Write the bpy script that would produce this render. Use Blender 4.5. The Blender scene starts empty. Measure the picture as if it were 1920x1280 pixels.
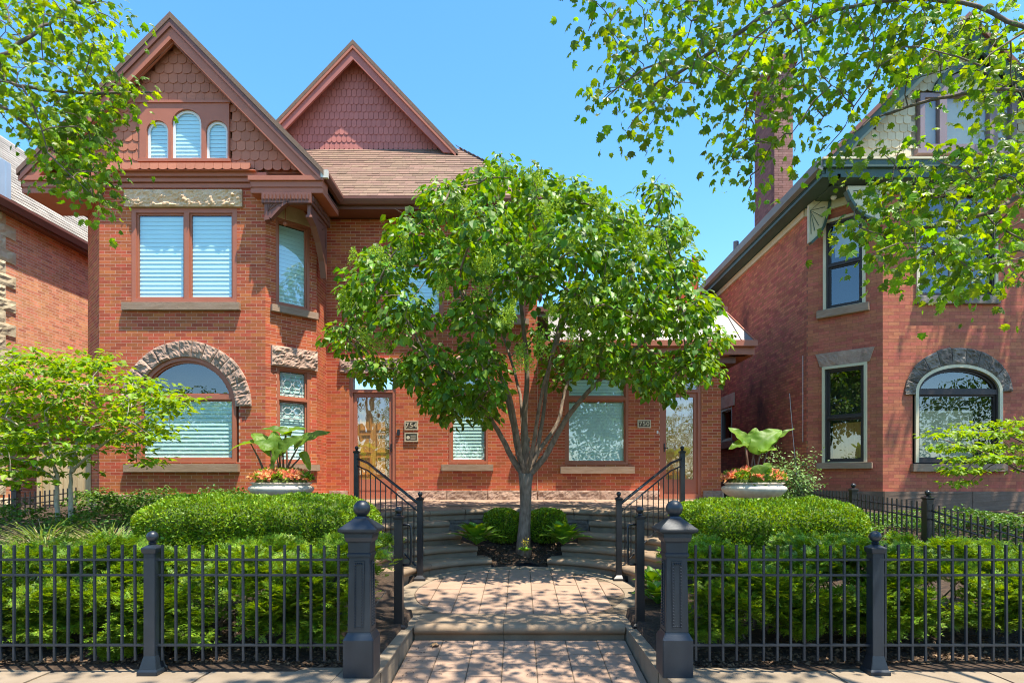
import bpy, bmesh, math, random
import numpy as np
from mathutils import Vector, Matrix
from mathutils import noise as mnoise
from mathutils.geometry import tessellate_polygon

# ------------------------------------------------------------------ camera, sky, sun
F, CX, CY, EYE = 1150.0, 974.0, 900.0, 1.574      # pixels of the 1920x1280 photograph, metres
scene = bpy.context.scene
cam = bpy.data.cameras.new("camera")
cam.sensor_width = 36.0
cam.lens = 36.0 * F / 1920.0
cam.shift_x = -(CX - 960.0) / 1920.0
cam.shift_y = (CY - 640.0) / 1920.0
cam.clip_start = 0.05
cam.clip_end = 2000.0
camo = bpy.data.objects.new("camera", cam)
scene.collection.objects.link(camo)
camo.location = (0, 0, EYE)
camo.rotation_euler = (math.radians(90), 0, 0)
scene.camera = camo

TO_SUN = Vector((0.80, -0.63, 3.04)).normalized()
SUN_EL = math.asin(TO_SUN.z)
SUN_AZ = math.atan2(TO_SUN.x, TO_SUN.y)
world = bpy.data.worlds.new("World")
scene.world = world
world.use_nodes = True
wn = world.node_tree
for n in list(wn.nodes):
    wn.nodes.remove(n)
sky = wn.nodes.new("ShaderNodeTexSky")
sky.sky_type = 'NISHITA'
sky.sun_disc = False
sky.sun_elevation = SUN_EL
sky.sun_rotation = SUN_AZ
sky.altitude = 200
sky.air_density = 1.0
sky.dust_density = 0.6
sky.ozone_density = 2.2
hs = wn.nodes.new("ShaderNodeHueSaturation")
hs.inputs["Saturation"].default_value = 1.27
hs.inputs["Hue"].default_value = 0.496
bg = wn.nodes.new("ShaderNodeBackground")
bg.inputs["Strength"].default_value = 0.15
wo = wn.nodes.new("ShaderNodeOutputWorld")
wn.links.new(sky.outputs[0], hs.inputs["Color"])
wn.links.new(hs.outputs[0], bg.inputs["Color"])
wn.links.new(bg.outputs[0], wo.inputs["Surface"])

sl = bpy.data.lights.new("sun", 'SUN')
sl.energy = 4.0
sl.angle = math.radians(0.53)
sl.color = (1.0, 0.925, 0.80)
so = bpy.data.objects.new("sun", sl)
scene.collection.objects.link(so)
so.location = (10, -10, 40)
so.rotation_euler = TO_SUN.to_track_quat('Z', 'Y').to_euler()

vs = scene.view_settings
scene.display_settings.display_device = 'sRGB'
vs.view_transform = 'Standard'
vs.look = 'None'
vs.exposure = 1.42
vs.gamma = 1.0
vs.use_curve_mapping = False
scene.cycles.use_denoising = True
scene.cycles.filter_width = 1.05
scene.cycles.max_bounces = 8
scene.cycles.diffuse_bounces = 4
scene.cycles.transparent_max_bounces = 12
scene.cycles.caustics_reflective = False
scene.cycles.caustics_refractive = False

R = random.Random(7)
NR = np.random.default_rng(7)
COL = scene.collection

def X(px, D): return (px - CX) / F * D
def Z(py, D): return EYE + (CY - py) / F * D
def P(px, py, D): return Vector((X(px, D), D, Z(py, D)))

# ------------------------------------------------------------------ materials
MATS = {}
def mat(name, c1, c2=None, rough=0.7, scale=6.0, isl=0.0, bump=0.0, bscale=60.0, spec=0.4, metal=0.0, trans=0.0, tval=1.5,
        detail=4.0, hue=0.0, stain=None, stain_scale=0.6, stain_lo=0.55, stretch=None, glow=None):
    """principled with a two-colour noise, random value per brick / leaf / object, fine bump and optional stains"""
    if name in MATS: return MATS[name]
    m = bpy.data.materials.new(name); m.use_nodes = True
    nt = m.node_tree; N = nt.nodes; L = nt.links
    b = N["Principled BSDF"]; out = N["Material Output"]
    c2 = c2 or c1
    tc = N.new("ShaderNodeTexCoord")
    vec = tc.outputs["Object"]
    geo = N.new("ShaderNodeNewGeometry")
    vec = geo.outputs["Position"]
    if stretch:
        mp = N.new("ShaderNodeMapping"); mp.inputs["Scale"].default_value = stretch
        L.new(vec, mp.inputs[0]); vec = mp.outputs[0]
    no = N.new("ShaderNodeTexNoise"); no.inputs["Scale"].default_value = scale; no.inputs["Detail"].default_value = detail
    L.new(vec, no.inputs["Vector"])
    rp = N.new("ShaderNodeValToRGB")
    rp.color_ramp.elements[0].position = 0.32; rp.color_ramp.elements[1].position = 0.68
    rp.color_ramp.elements[0].color = (*c1, 1); rp.color_ramp.elements[1].color = (*c2, 1)
    L.new(no.outputs[0], rp.inputs[0])
    col = rp.outputs[0]
    if isl or hue:
        oi = N.new("ShaderNodeObjectInfo")
        ad = N.new("ShaderNodeMath"); ad.operation = 'ADD'
        L.new(geo.outputs["Random Per Island"], ad.inputs[0]); L.new(oi.outputs["Random"], ad.inputs[1])
        fr = N.new("ShaderNodeMath"); fr.operation = 'FRACT'; L.new(ad.outputs[0], fr.inputs[0])
        mr = N.new("ShaderNodeMapRange"); mr.inputs[3].default_value = 1 - isl; mr.inputs[4].default_value = 1 + isl
        L.new(fr.outputs[0], mr.inputs[0])
        h = N.new("ShaderNodeHueSaturation"); L.new(col, h.inputs["Color"]); L.new(mr.outputs[0], h.inputs["Value"])
        if hue:
            m7 = N.new("ShaderNodeMath"); m7.operation = 'MULTIPLY'; m7.inputs[1].default_value = 7.31
            L.new(fr.outputs[0], m7.inputs[0])
            f2 = N.new("ShaderNodeMath"); f2.operation = 'FRACT'; L.new(m7.outputs[0], f2.inputs[0])
            mh = N.new("ShaderNodeMapRange"); mh.inputs[3].default_value = 0.5 - hue; mh.inputs[4].default_value = 0.5 + hue
            L.new(f2.outputs[0], mh.inputs[0]); L.new(mh.outputs[0], h.inputs["Hue"])
        col = h.outputs[0]
    if stain:
        sn = N.new("ShaderNodeTexNoise"); sn.inputs["Scale"].default_value = stain_scale; sn.inputs["Detail"].default_value = 8
        sn.inputs["Roughness"].default_value = 0.65
        L.new(geo.outputs["Position"], sn.inputs["Vector"])
        sr = N.new("ShaderNodeMapRange"); sr.inputs[1].default_value = stain_lo; sr.inputs[2].default_value = stain_lo + 0.15
        sr.clamp = True
        L.new(sn.outputs[0], sr.inputs[0])
        mx = N.new("ShaderNodeMix"); mx.data_type = 'RGBA'
        L.new(sr.outputs[0], mx.inputs[0]); L.new(col, mx.inputs[6]); mx.inputs[7].default_value = (*stain, 1)
        col = mx.outputs[2]
    L.new(col, b.inputs["Base Color"])
    b.inputs["Roughness"].default_value = rough
    b.inputs["Metallic"].default_value = metal
    b.inputs["Specular IOR Level"].default_value = spec
    if bump:
        bn = N.new("ShaderNodeTexNoise"); bn.inputs["Scale"].default_value = bscale; bn.inputs["Detail"].default_value = 5
        L.new(vec, bn.inputs["Vector"])
        bp = N.new("ShaderNodeBump"); bp.inputs["Strength"].default_value = bump; bp.inputs["Distance"].default_value = 0.01
        L.new(bn.outputs[0], bp.inputs["Height"]); L.new(bp.outputs[0], b.inputs["Normal"])
    if trans:
        tl = N.new("ShaderNodeBsdfTranslucent")
        h2 = N.new("ShaderNodeHueSaturation"); h2.inputs["Hue"].default_value = 0.475; h2.inputs["Saturation"].default_value = 1.12
        h2.inputs["Value"].default_value = tval
        L.new(col, h2.inputs["Color"]); L.new(h2.outputs[0], tl.inputs["Color"])
        ms = N.new("ShaderNodeMixShader"); ms.inputs[0].default_value = trans
        L.new(b.outputs[0], ms.inputs[1]); L.new(tl.outputs[0], ms.inputs[2]); L.new(ms.outputs[0], out.inputs[0])
    MATS[name] = m
    return m

def glass_mat(name, tint=(0.80, 0.90, 0.88), base=0.10, gl=(1, 1, 1), wav=0.0, fres=True):
    m = bpy.data.materials.new(name); m.use_nodes = True
    nt = m.node_tree; N = nt.nodes; L = nt.links
    for n in list(N):
        if n.type != 'OUTPUT_MATERIAL': N.remove(n)
    out = [n for n in N if n.type == 'OUTPUT_MATERIAL'][0]
    t = N.new("ShaderNodeBsdfTransparent"); t.inputs[0].default_value = (*tint, 1)
    g = N.new("ShaderNodeBsdfGlossy"); g.inputs["Roughness"].default_value = 0.0; g.inputs[0].default_value = (*gl, 1)
    fr = N.new("ShaderNodeFresnel"); fr.inputs[0].default_value = 1.52
    ad = N.new("ShaderNodeMath"); ad.operation = 'ADD'; ad.inputs[1].default_value = base; ad.use_clamp = True
    if fres: L.new(fr.outputs[0], ad.inputs[0])
    else: ad.inputs[0].default_value = 0.0
    ms = N.new("ShaderNodeMixShader")
    L.new(ad.outputs[0], ms.inputs[0]); L.new(t.outputs[0], ms.inputs[1]); L.new(g.outputs[0], ms.inputs[2])
    L.new(ms.outputs[0], out.inputs[0])
    if wav:
        ge = N.new("ShaderNodeNewGeometry")
        n = N.new("ShaderNodeTexNoise"); n.inputs["Scale"].default_value = 3.0; n.inputs["Detail"].default_value = 1
        L.new(ge.outputs["Position"], n.inputs["Vector"])
        bp = N.new("ShaderNodeBump"); bp.inputs["Strength"].default_value = wav; bp.inputs["Distance"].default_value = 0.02
        L.new(n.outputs[0], bp.inputs["Height"]); L.new(bp.outputs[0], g.inputs["Normal"])
    MATS[name] = m
    return m

M = {}
M['brick'] = mat('red_brick', (0.43, 0.094, 0.034), (0.49, 0.124, 0.048), 0.85, 30, isl=0.21, hue=0.012, bump=0.25, bscale=120, spec=0.25, stain=(0.30, 0.075, 0.038), stain_scale=1.1, stain_lo=0.57)
M['mortar'] = mat('pink_mortar', (0.58, 0.32, 0.21), (0.64, 0.38, 0.26), 0.95, 20)
M['brick_r'] = mat('dusky_brick', (0.43, 0.124, 0.066), (0.49, 0.157, 0.088), 0.85, 25, isl=0.14, hue=0.01, bump=0.25, bscale=120, spec=0.25, stain=(0.28, 0.085, 0.055), stain_scale=1.0, stain_lo=0.58)
M['brick_rs'] = mat('sooty_brick', (0.47, 0.140, 0.074), (0.53, 0.175, 0.10), 0.9, 14, isl=0.24, hue=0.012, bump=0.3, bscale=90, spec=0.2,
                    stain=(0.15, 0.06, 0.042), stain_scale=0.9, stain_lo=0.55)
M['mortar_r'] = mat('dark_mortar', (0.22, 0.08, 0.052), (0.26, 0.10, 0.065), 0.95, 20)
M['brick_l'] = mat('orange_brick', (0.62, 0.235, 0.115), (0.74, 0.34, 0.19), 0.9, 9, isl=0.2, hue=0.012, bump=0.3, bscale=90, spec=0.2,
                   stain=(0.62, 0.36, 0.24), stain_scale=0.9, stain_lo=0.60)
M['mortar_l'] = mat('pale_mortar', (0.72, 0.50, 0.37), (0.76, 0.55, 0.42), 0.95, 20)
M['trim'] = mat('brown_red_trim', (0.39, 0.125, 0.066), (0.42, 0.138, 0.074), 0.5, 3, bump=0.05, bscale=30)
M['trim_d'] = mat('dark_brown_trim', (0.175, 0.066, 0.042), (0.20, 0.076, 0.048), 0.5, 3, bump=0.05, bscale=30)
M['scale1'] = mat('brown_shingle', (0.42, 0.142, 0.074), (0.46, 0.160, 0.086), 0.65, 8, isl=0.10, bump=0.15, bscale=40)
M['scale2'] = mat('rose_shingle', (0.40, 0.130, 0.10), (0.43, 0.145, 0.112), 0.65, 8, isl=0.08, bump=0.15, bscale=40)
M['rose'] = mat('rose_trim', (0.37, 0.115, 0.082), (0.40, 0.128, 0.092), 0.55, 3)
M['roof'] = mat('brown_roof', (0.185, 0.112, 0.076), (0.225, 0.138, 0.093), 0.9, 18, isl=0.17, hue=0.01, bump=0.35, bscale=200)
M['roof_g'] = mat('grey_roof', (0.25, 0.225, 0.19), (0.32, 0.29, 0.245), 0.9, 18, isl=0.22, bump=0.35, bscale=200)
M['brownstone'] = mat('brown_stone', (0.33, 0.205, 0.145), (0.44, 0.295, 0.215), 0.9, 7, isl=0.16, bump=0.8, bscale=35)
M['tanstone'] = mat('tan_stone', (0.55, 0.36, 0.21), (0.68, 0.47, 0.29), 0.9, 6, isl=0.1, bump=0.8, bscale=30)
M['greystone'] = mat('grey_stone', (0.125, 0.098, 0.078), (0.26, 0.21, 0.165), 0.9, 7, isl=0.3, bump=0.9, bscale=30)
M['sillstone'] = mat('sill_stone', (0.29, 0.185, 0.115), (0.36, 0.24, 0.16), 0.85, 5, isl=0.08, bump=0.4, bscale=40, stretch=(1, 1, 5))
M['darkstone'] = mat('dark_brown_stone', (0.15, 0.098, 0.066), (0.20, 0.135, 0.095), 0.85, 4, isl=0.08, bump=0.3, bscale=40)
M['creamstone'] = mat('cream_stone', (0.50, 0.405, 0.255), (0.62, 0.52, 0.35), 0.9, 5, isl=0.1, bump=0.7, bscale=25)
M['paver'] = mat('pink_paver', (0.30, 0.195, 0.132), (0.35, 0.235, 0.163), 0.85, 5, isl=0.07, bump=0.35, bscale=50, stain=(0.25, 0.18, 0.135), stain_scale=2.5, stain_lo=0.58)
M['joint'] = mat('sandy_joint', (0.11, 0.08, 0.05), (0.15, 0.11, 0.07), 0.95, 20)
M['step'] = mat('step_stone', (0.225, 0.155, 0.095), (0.285, 0.205, 0.13), 0.8, 4, isl=0.07, bump=0.3, bscale=40, stain=(0.155, 0.11, 0.07), stain_scale=1.6, stain_lo=0.56)
M['kerb'] = mat('kerb_stone', (0.215, 0.165, 0.11), (0.27, 0.21, 0.145), 0.85, 4, isl=0.05, bump=0.4, bscale=60, stain=(0.24, 0.19, 0.125), stain_scale=2.0, stain_lo=0.58)
M['asphalt'] = mat('asphalt', (0.045, 0.045, 0.047), (0.06, 0.06, 0.06), 0.9, 40, bump=0.3, bscale=300)
M['walk'] = mat('sidewalk_concrete', (0.34, 0.29, 0.24), (0.40, 0.35, 0.29), 0.9, 3, bump=0.2, bscale=120)
M['mulch'] = mat('mulch', (0.022, 0.013, 0.008), (0.075, 0.046, 0.027), 0.95, 30, bump=1.0, bscale=45, detail=8)
M['chip'] = mat('bark_chip', (0.05, 0.028, 0.016), (0.19, 0.12, 0.065), 0.95, 25, isl=0.6)
M['lawn'] = mat('lawn', (0.035, 0.075, 0.014), (0.07, 0.12, 0.03), 0.9, 8, bump=0.8, bscale=60)
M['iron'] = mat('blue_black_iron', (0.009, 0.015, 0.022), (0.014, 0.021, 0.030), 0.42, 6, spec=0.5, bump=0.08, bscale=70)
M['black'] = mat('black_iron', (0.012, 0.012, 0.014), (0.02, 0.02, 0.022), 0.35, 6, spec=0.5)
M['blind'] = mat('blind_slat', (0.78, 0.84, 0.80), (0.82, 0.88, 0.84), 0.6, 2)
M['white'] = mat('white_paint', (0.72, 0.72, 0.68), (0.76, 0.76, 0.72), 0.5, 2)
M['dark'] = mat('unlit_room_dark', (0.02, 0.02, 0.02), (0.03, 0.028, 0.025), 0.9, 2)  # near-black paint stands in for the dimness of unlit rooms
M['lead'] = mat('lead_came', (0.50, 0.52, 0.50), (0.55, 0.57, 0.55), 0.5, 2)
M['brick_cf'] = mat('chimney_brick_lit', (0.27, 0.135, 0.105), (0.33, 0.175, 0.135), 0.9, 14, isl=0.2)  # lighter copy: sunlight painted into the chimney's front face
M['brick_ch'] = mat('chimney_brick_shaded', (0.17, 0.075, 0.062), (0.22, 0.095, 0.078), 0.9, 14, isl=0.2)  # darker copy: shade painted on the chimney's left face, shared by its cap
M['oak'] = mat('golden_oak', (0.58, 0.25, 0.05), (0.72, 0.38, 0.10), 0.35, 6, stretch=(6, 6, 0.6), spec=0.5)
M['pine'] = mat('pine_board', (0.50, 0.34, 0.16), (0.60, 0.43, 0.22), 0.7, 5, stretch=(8, 8, 0.7), isl=0.12)
M['lavender'] = mat('pale_door', (0.55, 0.52, 0.58), (0.60, 0.57, 0.62), 0.4, 2)
M['cream'] = mat('cream_paint', (0.60, 0.51, 0.32), (0.66, 0.57, 0.38), 0.55, 3)
M['scale3'] = mat('cream_shingle', (0.56, 0.47, 0.30), (0.62, 0.53, 0.36), 0.65, 6, isl=0.10, bump=0.1)
M['green_t'] = mat('green_trim', (0.05, 0.088, 0.068), (0.062, 0.102, 0.08), 0.5, 3)
M['mauve'] = mat('mauve_frame', (0.235, 0.175, 0.19), (0.26, 0.195, 0.21), 0.5, 3)
M['grey_g'] = mat('grey_gutter', (0.16, 0.145, 0.125), (0.19, 0.17, 0.15), 0.5, 3)
M['blackframe'] = mat('dark_frame', (0.035, 0.025, 0.022), (0.045, 0.032, 0.028), 0.5, 3)
M['bluegrey'] = mat('blue_grey_siding', (0.33, 0.44, 0.56), (0.37, 0.48, 0.60), 0.6, 3)
M['metalroof'] = mat('metal_roof', (0.13, 0.118, 0.112), (0.16, 0.145, 0.138), 0.5, 2, metal=0.2)
M['urn'] = mat('urn_stone', (0.55, 0.49, 0.40), (0.66, 0.60, 0.50), 0.6, 6, bump=0.25, bscale=60, stain=(0.40, 0.32, 0.24), stain_scale=3.5, stain_lo=0.58, stretch=(3, 3, 1))
M['brass'] = mat('bronze_plate', (0.10, 0.07, 0.045), (0.13, 0.09, 0.06), 0.45, 8, metal=0.3)
M['brass_l'] = mat('pale_brass', (0.58, 0.46, 0.30), (0.64, 0.52, 0.36), 0.4, 8, metal=0.2)
M['bark'] = mat('lilac_bark', (0.13, 0.092, 0.062), (0.27, 0.20, 0.145), 0.9, 22, bump=0.9, bscale=45, stretch=(1, 1, 0.35))
M['bark_d'] = mat('twig_bark', (0.10, 0.075, 0.055), (0.17, 0.13, 0.095), 0.9, 14, bump=0.5, bscale=60)
M['bark_p'] = mat('pale_bark', (0.36, 0.30, 0.23), (0.50, 0.43, 0.34), 0.85, 14, bump=0.5, bscale=40)
M['l_lilac'] = mat('lilac_leaf', (0.074, 0.168, 0.010), (0.135, 0.264, 0.015), 0.45, 3, isl=0.48, hue=0.025, trans=0.36, spec=0.4, tval=1.9)
M['l_flower'] = mat('panicle_bud', (0.24, 0.38, 0.035), (0.32, 0.46, 0.055), 0.7, 6, isl=0.25, trans=0.3)
M['l_maple'] = mat('maple_leaf', (0.080, 0.160, 0.010), (0.150, 0.255, 0.014), 0.42, 2, isl=0.45, hue=0.03, trans=0.5, spec=0.4, tval=2.2)
M['l_dogwood'] = mat('dogwood_leaf', (0.14, 0.255, 0.012), (0.215, 0.345, 0.02), 0.5, 3, isl=0.4, hue=0.02, trans=0.42, tval=1.7)
M['l_yew'] = mat('yew_needles', (0.085, 0.175, 0.010), (0.195, 0.310, 0.016), 0.5, 5.0, isl=0.5, hue=0.025, trans=0.3)
M['l_box'] = mat('box_leaf', (0.130, 0.235, 0.010), (0.205, 0.330, 0.014), 0.45, 2.5, isl=0.45, hue=0.02, trans=0.3)
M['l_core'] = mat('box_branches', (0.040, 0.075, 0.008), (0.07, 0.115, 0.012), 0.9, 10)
M['l_hosta'] = mat('hosta_leaf', (0.11, 0.24, 0.020), (0.16, 0.32, 0.030), 0.45, 4, isl=0.25, hue=0.015, trans=0.3)
M['l_ear'] = mat('elephant_ear_leaf', (0.10, 0.205, 0.016), (0.165, 0.29, 0.026), 0.48, 5, isl=0.25, trans=0.42, spec=0.35, tval=2.0, bump=0.4, bscale=14)
M['stalk'] = mat('plum_stalk', (0.10, 0.045, 0.035), (0.16, 0.085, 0.05), 0.5, 6)
M['l_grass'] = mat('green_blade', (0.10, 0.17, 0.03), (0.19, 0.27, 0.06), 0.6, 3, isl=0.4, trans=0.3)
M['l_straw'] = mat('straw_blade', (0.46, 0.36, 0.20), (0.58, 0.47, 0.28), 0.8, 3, isl=0.3, trans=0.2)
M['l_cover'] = mat('cover_leaf', (0.06, 0.145, 0.016), (0.11, 0.215, 0.024), 0.5, 3, isl=0.45, hue=0.02, trans=0.25)
M['l_varieg'] = mat('variegated_leaf', (0.09, 0.19, 0.04), (0.25, 0.36, 0.12), 0.5, 9, isl=0.5, trans=0.25)
M['orange'] = mat('orange_petal', (0.70, 0.29, 0.12), (0.78, 0.44, 0.20), 0.6, 5, isl=0.3, hue=0.03, trans=0.3)
M['yellow'] = mat('yellow_petal', (0.75, 0.50, 0.03), (0.80, 0.60, 0.06), 0.6, 5, trans=0.2)
M['dryleaf'] = mat('dry_leaf', (0.50, 0.27, 0.11), (0.58, 0.34, 0.16), 0.8, 20)
glass_mat('window_glass', (0.80, 0.95, 0.925), 0.16, wav=0.05, fres=False)
glass_mat('dark_glass', (0.86, 0.90, 0.87), 0.13, wav=0.05, fres=False)
glass_mat('old_glass', (0.95, 0.95, 0.93), 0.20, wav=0.4, fres=False)
for k in ('window_glass', 'dark_glass', 'old_glass'): M[k] = MATS[k]

# ------------------------------------------------------------------ mesh helpers
WO = {}
def reg(o, origin, parent):
    COL.objects.link(o)
    origin = Vector(origin)
    WO[o.name] = origin
    if parent is not None:
        o.parent = parent
        o.location = origin - WO[parent.name]
    else:
        o.location = origin
    return o

def tag(o, label=None, cat=None, group=None, kind=None):
    if label: o["label"] = label
    if cat: o["category"] = cat
    if group: o["group"] = group
    if kind: o["kind"] = kind
    return o

def thing(name, loc, label, cat, group=None):
    o = bpy.data.objects.new(name, None)
    o.empty_display_size = 0.2
    reg(o, loc, None)
    return tag(o, label, cat, group)

def inst(name, mesh, loc, parent=None, rot=None, scale=None):
    o = bpy.data.objects.new(name, mesh)
    reg(o, loc, parent)
    if rot is not None:
        o.rotation_euler = rot
    if scale is not None:
        o.scale = scale
    return o

class Plane:
    """wall plane: o = a point (z ignored), u along the wall, n outward"""
    def __init__(s, o, u, n):
        s.o = Vector((o[0], o[1], 0)); s.u = Vector((u[0], u[1], 0)).normalized(); s.n = Vector((n[0], n[1], 0)).normalized()
    def p(s, u, z, d=0.0):
        v = s.o + s.u * u + s.n * d
        return Vector((v.x, v.y, z))
    def hit(s, px, py):
        dr = Vector(((px - CX) / F, 1.0, (CY - py) / F))
        t = s.o.dot(s.n) / dr.dot(s.n)
        w = dr * t
        return ((w - s.o).dot(s.u), w.z + EYE)

def front(y): return Plane((0, y), (1, 0), (0, -1))

class MB:
    def __init__(s): s.v = []; s.f = []
    def add(s, vs, fs):
        b = len(s.v); s.v.extend([tuple(v) for v in vs]); s.f.extend([tuple(i + b for i in f) for f in fs]); return s
    def box(s, x0, x1, y0, y1, z0, z1):
        vs = [(x, y, z) for z in (z0, z1) for y in (y0, y1) for x in (x0, x1)]
        return s.add(vs, [(0, 2, 3, 1), (4, 5, 7, 6), (0, 1, 5, 4), (2, 6, 7, 3), (0, 4, 6, 2), (1, 3, 7, 5)])
    def obox(s, pl, u0, u1, z0, z1, d0, d1):
        vs = [pl.p(u, z, d) for z in (z0, z1) for d in (d0, d1) for u in (u0, u1)]
        return s.add(vs, [(0, 2, 3, 1), (4, 5, 7, 6), (0, 1, 5, 4), (2, 6, 7, 3), (0, 4, 6, 2), (1, 3, 7, 5)])
    def hexa(s, vs8):
        return s.add(vs8, [(0, 2, 3, 1), (4, 5, 7, 6), (0, 1, 5, 4), (2, 6, 7, 3), (0, 4, 6, 2), (1, 3, 7, 5)])
    def prism(s, pts, ext):
        n = len(pts); ext = Vector(ext)
        vs = [Vector(p) for p in pts] + [Vector(p) + ext for p in pts]
        fs = [tuple(range(n)), tuple(range(2 * n - 1, n - 1, -1))]
        fs += [(i, (i + 1) % n, n + (i + 1) % n, n + i) for i in range(n)]
        return s.add(vs, fs)
    def holed(s, loops, pl, d0, d1):
        """loops of (u, z): outer, then holes"""
        tris = tessellate_polygon([[Vector((a, b, 0)) for a, b in lp] for lp in loops])
        flat = [q for lp in loops for q in lp]; n = len(flat)
        vs = [pl.p(a, b, d1) for a, b in flat] + [pl.p(a, b, d0) for a, b in flat]
        fs = [tuple(t) for t in tris] + [tuple(i + n for i in reversed(t)) for t in tris]
        k = 0
        for lp in loops:
            m = len(lp)
            for i in range(m):
                a, b = k + i, k + (i + 1) % m
                fs.append((a, b, b + n, a + n))
            k += m
        return s.add(vs, fs)
    def tube(s, pts, rad, n=6, cap=True):
        pts = [Vector(p) for p in pts]
        if not hasattr(rad, '__len__'): rad = [rad] * len(pts)
        base = len(s.v); up = None; rings = []
        for i, p in enumerate(pts):
            t = (pts[min(i + 1, len(pts) - 1)] - pts[max(i - 1, 0)]).normalized()
            if up is None:
                up = Vector((0, 0, 1)) if abs(t.z) < 0.9 else Vector((1, 0, 0))
            a = t.cross(up)
            if a.length < 1e-5: a = t.cross(Vector((0.3, 1, 0.2)))
            a.normalize(); b = a.cross(t).normalized(); up = b
            rings.append([p + (a * math.cos(2 * math.pi * k / n) + b * math.sin(2 * math.pi * k / n)) * rad[i] for k in range(n)])
        for r in rings: s.v.extend([tuple(q) for q in r])
        for i in range(len(pts) - 1):
            for k in range(n):
                a, b = base + i * n + k, base + i * n + (k + 1) % n
                s.f.append((a, b, b + n, a + n))
        if cap:
            s.f.append(tuple(base + k for k in reversed(range(n))))
            s.f.append(tuple(base + (len(pts) - 1) * n + k for k in range(n)))
        return s
    def lathe(s, c, prof, n=24, sq=False):
        """prof: (r, z) list; sq gives a square plan with half-width r"""
        c = Vector(c); base = len(s.v)
        ang = [math.pi / 4 + k * math.pi / 2 for k in range(4)] if sq else [2 * math.pi * k / n for k in range(n)]
        m = len(ang); q = math.sqrt(2) if sq else 1.0
        for r, z in prof:
            for a in ang: s.v.append((c.x + r * q * math.cos(a), c.y + r * q * math.sin(a), c.z + z))
        for i in range(len(prof) - 1):
            for k in range(m):
                a, b = base + i * m + k, base + i * m + (k + 1) % m
                s.f.append((a, b, b + m, a + m))
        s.f.append(tuple(base + k for k in reversed(range(m))))
        s.f.append(tuple(base + (len(prof) - 1) * m + k for k in range(m)))
        return s
    def ball(s, c, r, n=16, m=10):
        return s.lathe(c, [(max(1e-4, r * math.sin(math.pi * i / m)), -r * math.cos(math.pi * i / m)) for i in range(m + 1)], n)
    def grid(s, fn, nu, nv):
        b = len(s.v)
        for j in range(nv + 1):
            for i in range(nu + 1): s.v.append(tuple(fn(i / nu, j / nv)))
        for j in range(nv):
            for i in range(nu):
                a = b + j * (nu + 1) + i
                s.f.append((a, a + 1, a + nu + 2, a + nu + 1))
        return s
    def mesh(s, name, mt, smooth=False, origin=(0, 0, 0), bevel=0.0, ang=None):
        o = Vector(origin)
        me = bpy.data.meshes.new(name)
        me.from_pydata([(v[0] - o.x, v[1] - o.y, v[2] - o.z) for v in s.v], [], s.f)
        bm = bmesh.new(); bm.from_mesh(me)
        if bevel:
            es = [e for e in bm.edges if len(e.link_faces) == 2 and e.calc_face_angle(0) > 0.5]
            bmesh.ops.bevel(bm, geom=es, offset=bevel, segments=2, affect='EDGES', clamp_overlap=True)
        bmesh.ops.recalc_face_normals(bm, faces=bm.faces)
        bm.to_mesh(me); bm.free()
        me.materials.append(mt)
        if smooth:
            me.shade_smooth()
            if ang: me.set_sharp_from_angle(angle=math.radians(ang))
        return me
    def origin(s):
        a = np.array(s.v); lo = a.min(0); hi = a.max(0)
        return Vector(((lo[0] + hi[0]) / 2, (lo[1] + hi[1]) / 2, lo[2]))
    def build(s, name, mt, parent=None, smooth=False, bevel=0.0, ang=None, kind=None):
        og = s.origin()
        o = bpy.data.objects.new(name, s.mesh(name, mt, smooth, og, bevel, ang))
        reg(o, og, parent)
        if kind: o["kind"] = kind
        return o

def tri_mesh(name, V, T, mt, smooth=False):
    me = bpy.data.meshes.new(name)
    V = np.asarray(V, dtype=np.float32); T = np.asarray(T, dtype=np.int32)
    me.vertices.add(len(V)); me.vertices.foreach_set("co", V.ravel())
    me.loops.add(T.size); me.loops.foreach_set("vertex_index", T.ravel())
    me.polygons.add(len(T)); me.polygons.foreach_set("loop_start", np.arange(0, T.size, 3, dtype=np.int32))
    me.update(calc_edges=True)
    me.materials.append(mt)
    if smooth: me.shade_smooth()
    else: me.shade_flat()
    return me

def cloud(name, V, T, mt, parent=None, kind="stuff", origin=None, smooth=False):
    V = np.asarray(V)
    og = Vector(origin) if origin is not None else Vector(((V[:, 0].min() + V[:, 0].max()) / 2, (V[:, 1].min() + V[:, 1].max()) / 2, V[:, 2].min()))
    o = bpy.data.objects.new(name, tri_mesh(name, V - np.array(og), T, mt, smooth))
    reg(o, og, parent)
    if kind: o["kind"] = kind
    return o

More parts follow.
